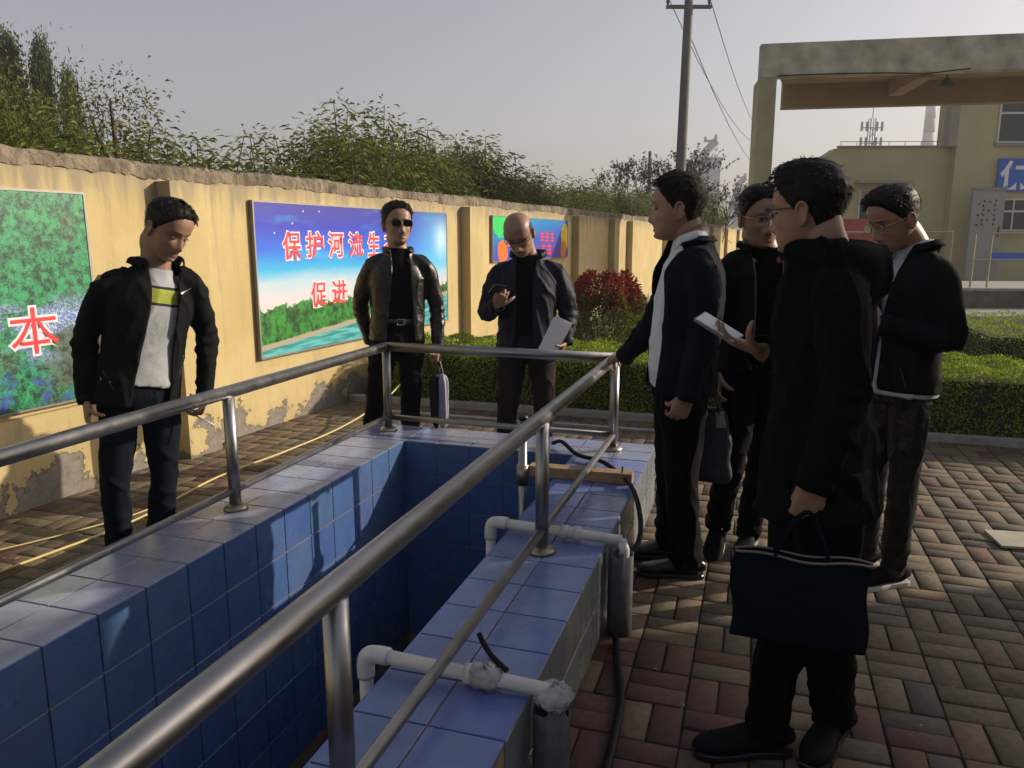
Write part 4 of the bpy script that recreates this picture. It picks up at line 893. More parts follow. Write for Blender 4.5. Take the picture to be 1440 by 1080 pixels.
def person(P, label, J, face, head_dir, cfg):
    """J: joints in the person's frame (right, away, up); face: yaw of the chest, 0 = towards the photographer, + = turned to picture right"""
    D = math.hypot(*P); az = math.atan2(-P[0], P[1])
    t = empty('person', (P[0], P[1], 0), az, label=label, cat='person')
    J = {k: np.array(v, float) for k, v in J.items()}
    f = np.array([math.sin(R(face)), -math.cos(R(face)), 0]); side = np.cross(f, (0, 0, 1.))     # side = his own right
    bulk = cfg.get('bulk', 1.); arms = ('L', 'R')
    pel = (J['hipL']+J['hipR'])/2; pel = pel+np.array([0, 0, .06]); nk = J['neck']; up = unit(nk-pel); Lt = np.linalg.norm(nk-pel)
    HS = cfg.get('hs', 1.1); hy, hp, hr = head_dir
    hf = np.array([math.sin(R(hy)), -math.cos(R(hy)), 0]); hx = np.cross(hf, (0, 0, 1.)); hu = np.array([0, 0, 1.])
    hf2 = hf*math.cos(R(hp))-hu*math.sin(R(hp)); hu2 = hu*math.cos(R(hp))+hf*math.sin(R(hp))
    hx3 = hx*math.cos(R(hr))+hu2*math.sin(R(hr)); hu3 = hu2*math.cos(R(hr))-hx*math.sin(R(hr))
    Rm = np.stack([hx3, hf2, hu3], 1)*HS; H0 = J['head']
    def toH(V): return np.asarray(V)@Rm.T+H0
    # ---- body
    parts = [(toH(HEADV), HEADF)]
    for sgn in (-1, 1):
        for v, q in ear(sgn): parts.append((toH(v), q))
    nb = toH([[0, -.035, -.075]])[0]; nm = toH([[0, -.030, -.03]])[0]
    parts.append(loft([nk-up*.10, nk-up*.02, (nk+nb)/2+np.array([0, 0, .0]), nb, nm], [(.085, .06), (.068, .062), (.060, .060), (.058*HS, .062*HS), (.05, .055)], ref=f, n=24, sub=3, roundcap=True))
    tb_ = [(.0, .11, .08), (.08, .135, .095), (.35, .12, .085), (.65, .135, .095), (.85, .12, .085), (.95, .07, .06)]
    parts.append(loft([pel+up*Lt*a for a, _, _ in tb_], [(b*bulk, c*bulk) for _, b, c in tb_], ref=f, n=24, sub=2, roundcap=True))
    for s in arms:
        sh, el, wr = J['sh'+s], J['el'+s], J['wr'+s]; ha = J.get('ha'+s)
        parts.append(loft([nk-up*.12+(sh-nk)*.35, sh-up*.035, (sh+el)/2, el, el*.45+wr*.55, wr], [.030, .040, .040, .036, .036, .027], n=14, sub=2, roundcap=True))
        hd = (ha-wr) if ha is not None else (wr-el); hc = cfg.get('hand'+s, {})
        n0 = hc.get('n', pel-wr); th = hc.get('t', f)
        kw = {k: v for k, v in hc.items() if k not in ('n', 't')}
        parts += hand(wr, hd, n0, th, **kw)
    for s in arms:
        hp_, kn, an = J['hip'+s], J['kn'+s], J['an'+s]
        parts.append(loft([hp_+np.array([0, 0, .06]), hp_*.6+kn*.4, kn, kn*.55+an*.45, an], [.060, .058, .048, .045, .030], n=14, sub=2, roundcap=True))
    V, N, Q = fuse(parts, cfg.get('vox', .0045), 2, .45)
    hl = (V-H0)@np.linalg.inv(Rm.T)
    col = np.tile(np.array(cfg.get('skin', (.30, .17, .11))), (len(V), 1)); x, y, z = hl[:, 0], hl[:, 1], hl[:, 2]; fr = (y > .03) & (np.abs(x) < .08)
    def tint(m_, c, k): col[:] = col*(1-(m_*k)[:, None])+np.array(c)*(m_*k)[:, None]
    g = lambda x0, z0, sx, sz: np.exp(-((np.abs(x)-x0)/sx)**2-((z-z0)/sz)**2)*fr
    tint(np.clip(g(0, -.0725, .020, .0085)*1.4, 0, 1), (.24, .085, .07), .8); tint(g(0, -.0727, .022, .0018), (.05, .02, .02), .8)
    br = np.exp(-((np.abs(x)-.030)/.017)**4-((z-.0235-(.03-np.abs(np.abs(x)-.03))*0+.12*(np.abs(x)-.02)**2*0)/.0042)**4)*fr; tint(br, (.012, .01, .009), .9)
    tint(g(.035, -.03, .02, .02), (.36, .16, .11), .25); tint(g(.008, -.056, .004, .0025), (.05, .02, .015), .7)
    tint(g(.031, .002, .019, .010), (.16, .085, .06), .5)
    stub = np.exp(-((z+.09)/.03)**2)*(y > .0)*(np.abs(x) < .07); tint(stub, (.14, .10, .085), .22)
    if cfg.get('shaven'): tint(np.clip((z-.03)/.03, 0, 1)*(np.abs(x) < .09)*(z > 0)*(z < .13)*(np.abs(y) < .12), (.27, .15, .10), .5)
    mesh_obj('body', V, Q, M['skin'], t, True, attr=col)
    for sgn in (-1, 1):
        v, q = sphere((0, 0, 0), 1, 14, 10); v = np.array(v); c = np.where((np.abs(v[:, 0]) < .42)[:, None], np.array([[.012, .008, .006]]), np.array([[.20, .18, .17]]))
        sy = cfg.get('eyelid', .0040); mesh_obj('eye', toH(v*np.array([.0135, .010, sy])+np.array([sgn*.031, .0765, .0005])), q, M['eye'], t, True, attr=c)
    # ---- hair
    hk = cfg.get('hair', 'short'); th_ = cfg.get('hairth', .017)
    def hline(Vh):
        x, y, z = Vh[..., 0], Vh[..., 1], Vh[..., 2]; a = np.arctan2(np.abs(x), y)     # 0 front, pi back
        line = np.interp(a, [0, .35, .62, .9, 1.25, 1.45, 1.75, 2.2, 3.15], [.084, .082, .072, .048, .014, -.012, .016, -.052, -.072])
        m_ = np.clip((z-line)/.016, 0, 1)
        if hk == 'bald': m_ = m_*np.clip((.058-z)/.02, 0, 1)*np.clip((a-1.25)/.25, 0, 1)
        return m_, a
    def off(Vh, d):
        m_, a = hline(Vh); lump = .0009*np.sin(Vh[..., 0]*230+3)*np.cos(Vh[..., 1]*90)+.0008*np.sin(Vh[..., 2]*200+Vh[..., 0]*120)
        topf = np.clip((Vh[..., 2]+.01)/.10, .12, 1); fade = topf*th_*.80+.0015
        if hk == 'bald': fade = .003+0*topf
        if hk == 'mop': fade = fade+.006*np.clip(Vh[..., 1]/.05, 0, 1)*topf
        return np.where(m_ > 0, m_*(fade+lump), -.006)
    hv, hq = head_surface(72, 110, False, offf=off)
    base, _ = head_surface(72, 110, False); mk, _ = hline(base); hq = [q for q in hq if len(q) == 4 and max(mk[i] for i in q) > 0] + ([hq[-1]] if hk != 'bald' else [])
    sb = MB(); rg = np.random.default_rng(int(abs(H0[2]*1e4))); idx = np.nonzero(mk > .25)[0]
    if hk != 'bald':
        idx = rg.choice(idx, 2600); ctr = np.array([0, -.02, 0.]); pp = hv[idx]+rg.normal(size=(2600, 3))*.0015; nn = pp-ctr; nn /= np.linalg.norm(nn, axis=1)[:, None]
        flow = np.stack([pp[:, 0]*4+.1, .55+0*pp[:, 0], -.5-pp[:, 2]*0], 1); flow[pp[:, 2] < .06] = (0, -.25, -1.2); dr = nn*.30+flow*.75+rg.normal(size=(2600, 3))*.14; dr /= np.linalg.norm(dr, axis=1)[:, None]
        ln = (.005+.010*np.clip((pp[:, 2]+.02)/.1, 0, 1))[:, None]*cfg.get('strand', 1.)*rg.uniform(.6, 1.3, (2600, 1)); s_ = np.cross(dr, nn); s_ /= np.linalg.norm(s_, axis=1)[:, None]+1e-9
        a0 = pp-s_*.0011-nn*.001; a1 = pp+s_*.0011-nn*.001; a2 = pp+dr*ln*.6; a3 = pp+dr*ln-np.array([0, 0, .15])*ln
        SV = np.stack([a0, a1, a2+s_*.0006, a3], 1).reshape(-1, 3); SQ = [(4*i, 4*i+1, 4*i+2, 4*i+3) for i in range(2600)]
        n = len(hv); hv2 = np.vstack([hv, SV]); hq2 = hq+[tuple(i+n for i in q) for q in SQ]
    else: hv2, hq2 = hv, hq
    mesh_obj('hair', toH(hv2), hq2, M[cfg.get('hairm', 'hair')], t, True)
    # ---- trousers
    tp = []; tr = cfg.get('leg', 1.)
    tp.append(loft([pel+up*(-.10), pel-up*.03, pel+up*.05, pel+up*.14], [(.150*bulk, .105*bulk), (.168*bulk, .122*bulk), (.160*bulk, .112*bulk), (.150*bulk, .102*bulk)], ref=f, n=28, sub=2, expo=2.2))
    for s in arms:
        hp_, kn, an = J['hip'+s], J['kn'+s], J['an'+s]; e_ = unit(an-kn)
        tp.append(loft([hp_+np.array([0, 0, .04]), hp_*.65+kn*.35, kn, kn*.5+an*.5, an-e_*.005, an+e_*.03], [.094*tr*bulk, .086*tr, .067*tr, .063*tr, .060*tr*cfg.get('cuff', 1.), .060*tr*cfg.get('cuff', 1.)], ref=f, n=20, sub=3))
    V, N, Q = fuse(tp, .010, 5); V = fold(V, N, 3+int(P[1]*10), .0045, .055, (1, 1, .55)); low = np.clip((.35-V[:, 2])/.3, 0, 1); V += N*(np.sin(V[:, 2]*95+V[:, 0]*30)*.0035*low)[:, None]
    mesh_obj('trousers', V, Q, cfg['tm'], t, True)
    # ---- shoes
    for s in arms:
        an = J['an'+s].copy(); sdv = cfg.get('foot'+s, f); upv = cfg.get('footup'+s, (0, 0, 1))
        if 'footup'+s not in cfg: an[2] = .085
        (u_, so_) = shoe(an, sdv, up=upv, L=cfg.get('shoeL', .265)); V, N, Q = fuse(u_, .006, 3); sh_ = mesh_obj('shoe', V, Q, cfg.get('shoem', M['black']), t, True)
        mesh_obj('sole', so_[0], so_[1], cfg.get('solem', M['black']), sh_)
        if cfg.get('laces'):
            dv = unit(sdv); sd_ = np.cross(dv, unit(upv)); b = MB()
            for k in range(4): c = an+dv*(.055+.022*k)+unit(upv)*(-.008-.011*k); b.tube([c-sd_*.022, c+unit(upv)*.006, c+sd_*.022], .003, 6)
            b.tube([an+dv*.05, an+dv*.045+unit(upv)*.03-sd_*.02, an+dv*.06+unit(upv)*.035-sd_*.035], .003, 6); b.build('laces', M['black'], sh_, True)
    # ---- torso garments
    def torso(rows, grow=0., sleeves=None, hood=False, vox=.009, seed=1, amp=.004, hem=None, extra=None, wlf=.06):
        pr = [loft([pel+up*Lt*a for a, _, _ in rows], [(b*bulk+grow, c*bulk+grow) for _, b, c in rows], ref=f, n=32, sub=3, expo=2.25)]
        if sleeves:
            for s in arms:
                sh, el, wr = J['sh'+s], J['el'+s], J['wr'+s]; k = sleeves; e_ = unit(wr-el)
                pr.append(loft([nk-up*.105+(sh-nk)*.20, nk*.42+sh*.58-up*.043, sh+np.array([0, 0, -.052])-(sh-nk)*.05, (sh+el)/2, el, (el+wr)/2, wr, wr+e_*.03], [.050*k, .060*k, .064*k, .062*k, .058*k, .052*k, .043*k, .043*k], ref=f, n=20, sub=3, roundcap=False))
        if extra: pr += extra
        V, N, Q = fuse(pr, vox, 6); V = fold(V, N, seed, amp, wlf, (1, 1, .5))
        if sleeves:
            for s in arms:      # pushed-up rings in the sleeves near elbow and wrist
                el, wr = J['el'+s], J['wr'+s]; e_ = unit(wr-el); tt = (V-el)@e_; dd = np.linalg.norm(V-el-np.outer(tt, e_), axis=1); wgt = np.exp(-((dd)/.075)**4)*np.exp(-((tt-.02)/.10)**2)
                V = V+N*(wgt*np.sin(tt*120+np.sin(V[:, 0]*40)*1.5)*.004)[:, None]
        return V, N, Q
    def tl(V):      # lateral, forward and height coordinates on the trunk
        d = V-pel; h = d@up; ax = side-up*np.dot(side, up); ax = unit(ax); return d@ax, (d-np.outer(h, up))@f, h
    shirt = cfg.get('shirt')
    if shirt:
        bl = cfg.get('belly', 0.); rows = [(-.06, .155, .112+bl*.4), (.1, .150, .112+bl), (.35, .146, .112+bl), (.6, .160, .114+bl*.5), (.78, .142, .102), (.88, .085, .080), (1.0, .070, .068), (1.03, .067, .066)]
        if cfg.get('shirthem') is not None: rows = [(cfg['shirthem'], .176, .134), (.12, .160, .126)]+[r_ for r_ in rows if r_[0] > .2]
        V, N, Q = torso(rows, .002, vox=.009, seed=11, amp=.0035, wlf=.08)
        V, N, Q, us = keep(V, N, Q, (Lt*shirt.get('top', 1.0)-((V-pel)@up)))
        o = mesh_obj('shirt', V, Q, shirt['m'], t, True); 
        if shirt.get('stripes'):
            lx_, fy, h = tl(V); me = o.data; s0, s1 = shirt['stripes']
            for lv in (s0-.012, s0, s1, s1+.012):
                m_ = np.abs(h-lv) < .0052; V[m_] += np.outer(lv-h[m_], up); h[m_] = lv
            me.vertices.foreach_set('co', V.astype(np.float32).ravel()); me.update(); me.materials.append(M['lime']); me.materials.append(M['navy'])
            c_h = h[Q].mean(1); mi = np.zeros(len(Q), dtype=np.int32); s0, s1 = shirt['stripes']; mi[(c_h > s0) & (c_h < s1)] = 1; mi[((c_h > s1) & (c_h < s1+.012)) | ((c_h > s0-.012) & (c_h < s0))] = 2
            me.polygons.foreach_set('material_index', mi)
    jk = cfg['jacket']; hem = jk.get('hem', -.12)
    rows = [(hem, .178*jk.get('flare', 1), .132*jk.get('flare', 1)), (.02, .172, .128), (.25, .166, .126), (.45, .170, .128), (.65, .182, .130), (.79, .160*jk.get('chest', 1), .120*jk.get('chest', 1)), (.875, .122, .098), (.945, .088, .082), (1.03, .080, .078)]
    if hem > -9: rows = [(a_, b_*(jk.get('chest', 1) if .2 < a_ < .75 else 1), c_*(jk.get('chest', 1) if .2 < a_ < .75 else 1)) for a_, b_, c_ in rows]
    if hem > -.02: rows = [(hem, .172, .128)]+rows[2:]
    V, N, Q = torso(rows, .006+jk.get('grow', 0), sleeves=jk.get('sl', 1.), vox=jk.get('vox', .009), seed=jk.get('seed', 5), amp=jk.get('amp', .005), extra=jk.get('extra') and jk['extra'](nk, up, f, side, J), wlf=jk.get('wl', .06))
    lx_, fy, h = tl(V); sel = np.abs(h-(Lt*1.03)) < 9
    # open the neck, hem and front
    V, N, Q, us = keep(V, N, Q, (Lt*jk.get('top', 1.02)-((V-pel)@up))+ (9 if jk.get('extra') else 0))
    hh = (V-pel)@up; lat = tl(V)[0]; dist = np.minimum(*[np.linalg.norm(V[:, :]-((J['wr'+s])), axis=1) for s in arms]); nearw = np.zeros(len(V))
    low_t = hh-Lt*(hem+.012); armd = np.full(len(V), 9.)
    for s in arms:
        for a_, b_ in (('sh', 'el'), ('el', 'wr')):
            A_, B_ = J[a_+s], J[b_+s]; e_ = B_-A_; q = np.clip((V-A_)@e_/(e_@e_), 0, 1.15); armd = np.minimum(armd, np.linalg.norm(V-A_-np.outer(q, e_), axis=1))
    V, N, Q, us = keep(V, N, Q, np.where(armd < .075*jk.get('sl', 1.), 1., low_t))
    gap = jk.get('gap')
    if gap:
        a_, fy, h = tl(V); hs_, gs = zip(*gap); gg = np.interp(h/Lt, hs_, gs); sh_ = jk.get('gshift', 0.)
        fld = np.where((fy > -.0) & (armd[us] > -1), np.abs(a_-sh_)-gg, 1.); V, N, Q, us2 = keep(V, N, Q, fld)
    for s in arms:
        el, wr = J['el'+s], J['wr'+s]; e_ = unit(wr-el); V, N, Q, _ = keep(V, N, Q, np.where(np.linalg.norm(V-wr, axis=1) < .07, .022-(V-wr)@e_, 1.))
    o = mesh_obj(jk.get('name', 'jacket'), V, Q, jk['m'], t, True); s_ = o.modifiers.new('s', 'SOLIDIFY'); s_.thickness = .005; s_.offset = 0
    for s in arms:      # knitted or sewn cuffs
        el, wr = J['el'+s], J['wr'+s]; e_ = unit(wr-el); k = .043*jk.get('sl', 1.)+.0045
        v_, q_ = loft([wr-e_*.022, wr-e_*.018, wr+e_*.010, wr+e_*.016], [k-.004, k, k, k-.006], ref=f, n=20, sub=1, cap=False); mesh_obj('cuff', v_, q_, jk['m'], o, True)
    # front edges (zip tape) and collar
    if gap and jk.get('zip'):
        b = MB()
        for sg in (-1, 1):
            pts = []
            for q in np.linspace(hem+.02, .90, 16):
                g_ = float(np.interp(q, hs_, gs)); m_ = (np.abs((V-pel)@up-q*Lt) < .012); a_, fy, _ = tl(V[m_]); 
                if not len(a_): continue
                k = np.argmin(np.abs(a_-(jk.get('gshift', 0.)+sg*g_))+(fy < 0)*9); pts.append(V[m_][k]+f*.002)
            if len(pts) > 2: b.tube(pts, .0032, 6)
        b.build('zip', jk['zip'], o, True)
    if jk.get('collar'):
        cm_, ch, lean = jk['collar']; pts = []; V2 = []; n = 28; ga = jk.get('cgap', .6)
        for i in range(n+1):
            a = ga+(2*math.pi-2*ga)*i/n; dr = f*math.cos(a)*.079+side*math.sin(a)*.083; base_ = nk-up*.025-f*.004*1+dr*1.03-np.array([0, 0, 1])*.03*max(0, math.cos(a))
            tp_ = base_+up*ch+dr*lean; rl = tp_+dr*.14-up*ch*.5; V2 += [base_, (base_+tp_)/2+dr*.02, tp_, tp_+dr*.09-up*.006, rl]
        F2 = [(i*5+k, (i+1)*5+k, (i+1)*5+k+1, i*5+k+1) for i in range(n) for k in range(4 if jk.get('fold', 1) else 2)]
        co_ = mesh_obj('collar', V2, F2, cm_, o, True); s_ = co_.modifiers.new('s', 'SOLIDIFY'); s_.thickness = .004; s_.offset = 0
    if cfg.get('shirtcollar'):
        cm_ = cfg['shirtcollar']; V2 = []; n = 24; ga = .35
        for i in range(n+1):
            a = ga+(2*math.pi-2*ga)*i/n; dr = f*math.cos(a)*.066+side*math.sin(a)*.066; base_ = nk-up*.01+dr-np.array([0, 0, 1])*.02*max(0, math.cos(a)); tp_ = base_+up*.042-dr*.03; V2 += [base_, tp_, tp_+dr*.10-up*.004, tp_+dr*.30-up*(.040+.02*(abs(math.cos(a)) > .8)*(math.cos(a) > 0))]
        F2 = [(i*4+k, (i+1)*4+k, (i+1)*4+k+1, i*4+k+1) for i in range(n) for k in range(3)]
        co_ = mesh_obj('shirt_collar', V2, F2, cm_, t, True); s_ = co_.modifiers.new('s', 'SOLIDIFY'); s_.thickness = .002
    if cfg.get('belt'):
        c0 = pel+up*.10; V_, F_ = loft([c0-up*.017, c0, c0+up*.017], [(.166*bulk, .122*bulk)]*3, ref=f, n=40, sub=1, expo=2.2); be = mesh_obj('belt', V_, F_, M['beltm'], t, True)
        q = c0+f*.126*bulk; b = MB(); w2, h2 = .024, .018
        pts = [q+side*a_+up*b_ for a_, b_ in ((-w2, -h2), (w2, -h2), (w2, h2), (-w2, h2), (-w2, -h2))]; b.tube(pts, .0032, 6); b.build('buckle', M['buckle'], be)
    # ---- spectacles
    gl = cfg.get('glasses')
    if gl:
        rm, lm, rx, rz, sq = gl; g_ = MB(); zc = .002
        for sgn in (-1, 1):
            pts = []
            for q in np.linspace(0, 2*np.pi, 22):
                cx, cz = math.cos(q), math.sin(q); cx = math.copysign(abs(cx)**sq, cx); cz = math.copysign(abs(cz)**sq, cz); pts.append((sgn*.0335+cx*rx, .0985-.002*abs(cx*rx+.0335)*2, zc-.002+cz*rz))
            g_.tube([tuple(toH([p])[0]) for p in pts], .0017*HS, 6, cap=False)
            g_.tube([tuple(toH([p])[0]) for p in [(sgn*(.0335+rx), .094, zc+.004), (sgn*.074, .080, zc+.006), (sgn*.0815, .02, zc+.004), (sgn*.083, -.012, zc+.002), (sgn*.080, -.03, zc-.014)]], .0019*HS, 6)
        g_.tube([tuple(toH([p])[0]) for p in [(-.0335+rx, .0985, zc+.004), (0, .1005, zc+.007), (.0335-rx, .0985, zc+.004)]], .0016*HS, 6); gg_ = g_.build('glasses', rm, t, True)
        for sgn in (-1, 1):
            V_ = [toH([(sgn*.0335, .0975, zc-.002)])[0]]; n = 22
            for q in range(n):
                a = 2*math.pi*q/n; cx, cz = math.cos(a), math.sin(a); cx = math.copysign(abs(cx)**sq, cx); cz = math.copysign(abs(cz)**sq, cz); V_.append(toH([(sgn*.0335+cx*rx, .0965, zc-.002+cz*rz)])[0])
            mesh_obj('lens', V_, [(0, 1+q, 1+(q+1) % n) for q in range(n)], lm, gg_, True)
    t['frame'] = 0; del t['frame']
    return t, dict(pel=pel, up=up, f=f, side=side, Lt=Lt, nk=nk, toH=toH, J=J)
def skin_mat():
    m = mat('skin', (.3, .17, .11), .48, attr='Col', noise=.10, nscale=40, bump=.0006, bscale=260); b = m.node_tree.nodes['Principled BSDF']
    b.inputs['Subsurface Weight'].default_value = .12; b.inputs['Subsurface Radius'].default_value = (.012, .004, .002); return m
M['skin'] = skin_mat()
M['seam'] = mat('seam_tape', (.030, .028, .026), .4); M['lime'] = mat('lime_stripe', (.34, .38, .05), .85, noise=.2, nscale=60); M['navy'] = mat('navy_stripe', (.012, .014, .03), .85)
M['beltm'] = mat('black_belt', (.015, .013, .012), .4); M['buckle'] = mat('buckle', (.5, .48, .42), .25, 1.)
bk = cloth('black_jacket_cloth', (.007, .008, .008), spec=.12); nvy = cloth('navy_jacket_cloth', (.006, .008, .019), .6, spec=.22, wr=.006); grey = cloth('grey_tee_cotton', (.36, .37, .38), wr=.003)
lea = cloth('black_leather', (.010, .009, .008), .36, bump=.0005, spec=.45, wr=.006, ws=11, noise=.05); blk = cloth('black_shirt_cloth', (.004, .004, .005), spec=.06); whs = cloth('white_shirt_cloth', (.62, .64, .68), wr=.003)
jean = cloth('dark_jeans', (.007, .011, .016), .9, bump=.0008, spec=.1); trs = cloth('black_trousers', (.004, .004, .005), .85, spec=.1); brn = cloth('dark_brown_trousers', (.018, .012, .011), .8, spec=.15); shn = cloth('shiny_black_trousers', (.007, .007, .007), .38, spec=.4, wr=.008)
coatm = cloth('dark_green_black_coat', (.0055, .0075, .0065), .95, bump=.002, bscale=160, spec=.06); bge = cloth('dark_navy_zip_jacket', (.006, .008, .013), .85, spec=.12); pale = cloth('pale_grey_shirt', (.40, .44, .50), wr=.003)
leath = mat('black_shoe_leather', (.010, .009, .009), .32); snk = mat('black_sneaker_mesh', (.007, .007, .007), .8, spec=.15, noise=.3, nscale=80); wsole = mat('white_rubber_sole', (.50, .48, .44), .6, noise=.15, nscale=30); tape = mat('grey_zip_tape', (.10, .10, .095), .5)
FR = (M['goldrim'], M['lens'], .026, .0165, .62); GB = (M['glassrim'], M['clear'], .025, .017, .7)
hang = lambda **k: dict(curl=(24, 36, 26), tang=24, tcurl=26, **k)
# --- man at the left, black zip jacket over striped grey tee
J1 = dict(head=(.141,-.06,1.539),neck=(.085,.0,1.395),shL=(-.125,-.02,1.345),shR=(.226,.02,1.350),elL=(-.225,.03,1.055),elR=(.275,.06,1.04),wrL=(-.235,-.02,.81),wrR=(.245,0,.79),haL=(-.238,-.05,.74),haR=(.222,-.05,.725),hipL=(-.11,0,.80),hipR=(.055,.02,.79),knL=(-.155,-.03,.44),knR=(.045,.02,.43),anL=(-.175,.04,.085),anR=(.0,.09,.085))
p1, i1 = person((-2.6, 2.75), 'man in open black jacket over grey tee with lime stripes, looking down', J1, 20, (40, 30, 8),
    dict(hs=1.05, eyelid=.0022, bulk=.97, leg=.93, tm=jean, hair='short', hairth=.013, shirt=dict(m=grey, stripes=(.385, .445), top=.96), shirthem=.02, jacket=dict(m=bk, hem=-.17, flare=1.02, gap=[(-.2, .080), (.1, .076), (.5, .062), (.8, .058), (1.1, .075)], gshift=-.012, collar=(bk, .05, .25), cgap=.9, seed=2, sl=.85),
         handL=hang(), handR=dict(curl=(45, 50, 30), tcurl=35), footL=(.35, -.8, 0), footR=(.5, -.7, 0)))
# --- man in leather jacket and sunglasses
J2 = dict(head=(.035,0,1.590),neck=(.035,.025,1.425),shL=(-.145,.02,1.365),shR=(.215,.01,1.360),elL=(-.225,.10,1.05),elR=(.285,.06,1.03),wrL=(-.175,.19,.81),wrR=(.285,-.01,.775),haL=(-.10,.20,.77),haR=(.275,-.03,.70),hipL=(-.075,.02,.80),hipR=(.105,.02,.80),knL=(-.14,0,.42),knR=(.095,0,.42),anL=(-.20,.02,.085),anR=(.085,.04,.085))
p2, i2 = person((-2.3, 4.66), 'man in a shiny black leather jacket and sunglasses, one arm behind his back', J2, 10, (16, -2, 0),
    dict(hs=1.12, bulk=1.02, tm=trs, hair='short', hairth=.016, belt=True, glasses=(M['glassrim'], M['lens'], .0285, .018, .62), shirt=dict(m=blk, top=1.02), jacket=dict(m=lea, hem=-.06, gap=[(-.2, .10), (.1, .088), (.5, .070), (.8, .058), (1.1, .060)], collar=(lea, .045, .12), cgap=.75, amp=.0042, wl=.06, seed=4, sl=.90),
         handL=hang(), handR=dict(curl=(70, 75, 40), tcurl=40), shoem=leath))
# --- bald man with phone and papers
J3 = dict(head=(-.040,-.085,1.525),neck=(.016,.03,1.385),shL=(-.165,.02,1.325),shR=(.206,.02,1.325),elL=(-.245,-.02,1.04),elR=(.272,.02,1.03),wrL=(-.175,-.21,1.10),wrR=(.255,-.07,.87),haL=(-.14,-.27,1.17),haR=(.225,-.09,.82),hipL=(-.081,0,.80),hipR=(.099,0,.80),knL=(-.110,0,.43),knR=(.125,0,.43),anL=(-.127,.04,.085),anR=(.122,.04,.085))
p3, i3 = person((-1.39, 4.66), 'bald man in a long navy jacket reading a small phone', J3, -8, (-8, 36, -10),
    dict(hs=1.06, eyelid=.002, bulk=1.0, tm=brn, hair='bald', shaven=True, glasses=(M['glassrim'], M['clear'], .025, .0155, .7), shirt=dict(m=blk, top=1.02), jacket=dict(m=nvy, hem=-.24, flare=1.0, gap=[(-.3, .07), (.1, .055), (.5, .050), (.8, .055), (1.1, .07)], collar=(nvy, .07, .25), cgap=.8, amp=.006, wl=.055, seed=6, sl=.97, grow=.006),
         handL=dict(n=(.35, .2, .9), t=(.9, .0, .3), curl=(55, 60, 35), tcurl=30), handR=dict(n=(-1, -.2, 0), curl=(55, 60, 30), tcurl=20), shoem=leath))
# --- big man in profile with hand on the rail
J4 = dict(head=(-.045,0,1.625),neck=(.018,.0,1.500),shL=(.062,-.165,1.420),shR=(.0,.165,1.405),elL=(.085,-.185,1.11),elR=(-.15,.30,1.08),wrL=(.03,-.20,.86),wrR=(-.275,.42,.925),haL=(.0,-.20,.79),haR=(-.35,.50,.895),hipL=(.015,-.08,.83),hipR=(-.015,.10,.83),knL=(.02,-.08,.45),knR=(-.025,.10,.44),anL=(.055,-.06,.085),anR=(-.02,.14,.085))
p4, i4 = person((-.3, 3.4), 'big man in profile, dark jacket over white shirt, hand on the rail corner', J4, -78, (-92, 2, 0),
    dict(hs=1.13, bulk=1.04, belly=.024, tm=trs, hair='short', hairth=.015, hairm='hairg', belt=True, shirt=dict(m=whs, top=1.0), shirtcollar=whs, leg=1.1, cuff=1.12, jacket=dict(m=bge, hem=-.07, gap=[(-.2, .065), (.1, .075), (.35, .09), (.6, .098), (.8, .075), (1.1, .068)], gshift=-.024, collar=(bge, .025, .15), cgap=.9, seed=8, sl=1.02, grow=.004),
         handL=dict(curl=(40, 50, 30), tcurl=35, tang=20, n=(-.3, 1, 0), t=(-1, 0, 0)), handR=dict(n=(0, 0, -1), t=(0, -1, 0), curl=(40, 50, 35), tcurl=30), footL=(-1, -.08, 0), footR=(-1, -.1, 0), shoem=leath, shoeL=.29))
# --- young man between them, zip jacket, carrying a bag
J5 = dict(head=(.095,-.03,1.598),neck=(.115,.03,1.46),shL=(-.035,0,1.40),shR=(.265,.0,1.40),elL=(-.065,.03,1.10),elR=(.315,.05,1.09),wrL=(-.075,-.12,.87),wrR=(.31,0,.83),haL=(-.08,-.15,.80),haR=(.31,-.02,.76),hipL=(.055,0,.83),hipR=(.205,.02,.83),knL=(.02,-.12,.47),knR=(.17,.05,.45),anL=(-.03,.02,.155),anR=(.13,.14,.085))
for k_ in J5: a_ = J5[k_]; J5[k_] = (a_[0]*.925, a_[1], 1.5+(a_[2]-1.5)*.925 if k_[:2] not in ('an',) else a_[2])
p5, i5 = person((-.0925, 3.65), 'young man with spectacles and open zip jacket, behind the big man in profile', J5, 12, (20, 10, 0),
    dict(hs=1.08, bulk=.93, tm=trs, hair='short', hairth=.017, glasses=(M['goldrim'], M['clear'], .024, .017, .8), shirt=dict(m=blk, top=.99), jacket=dict(m=cloth('dark_olive_jacket', (.010, .010, .008), .8, spec=.12), hem=-.06, gap=[(-.2, .06), (.1, .06), (.5, .055), (.8, .06), (1.1, .07)], zip=tape, collar=(bk, .05, .25), cgap=.8, seed=9),
         handL=hang(), handR=hang(), footL=(-.18, -.75, -.62), footupL=(-.1, -.6, .78), footR=(-.2, -1, 0), shoem=snk, solem=mat('grey_sole', (.25, .25, .25), .6), laces=True, vox=.005))
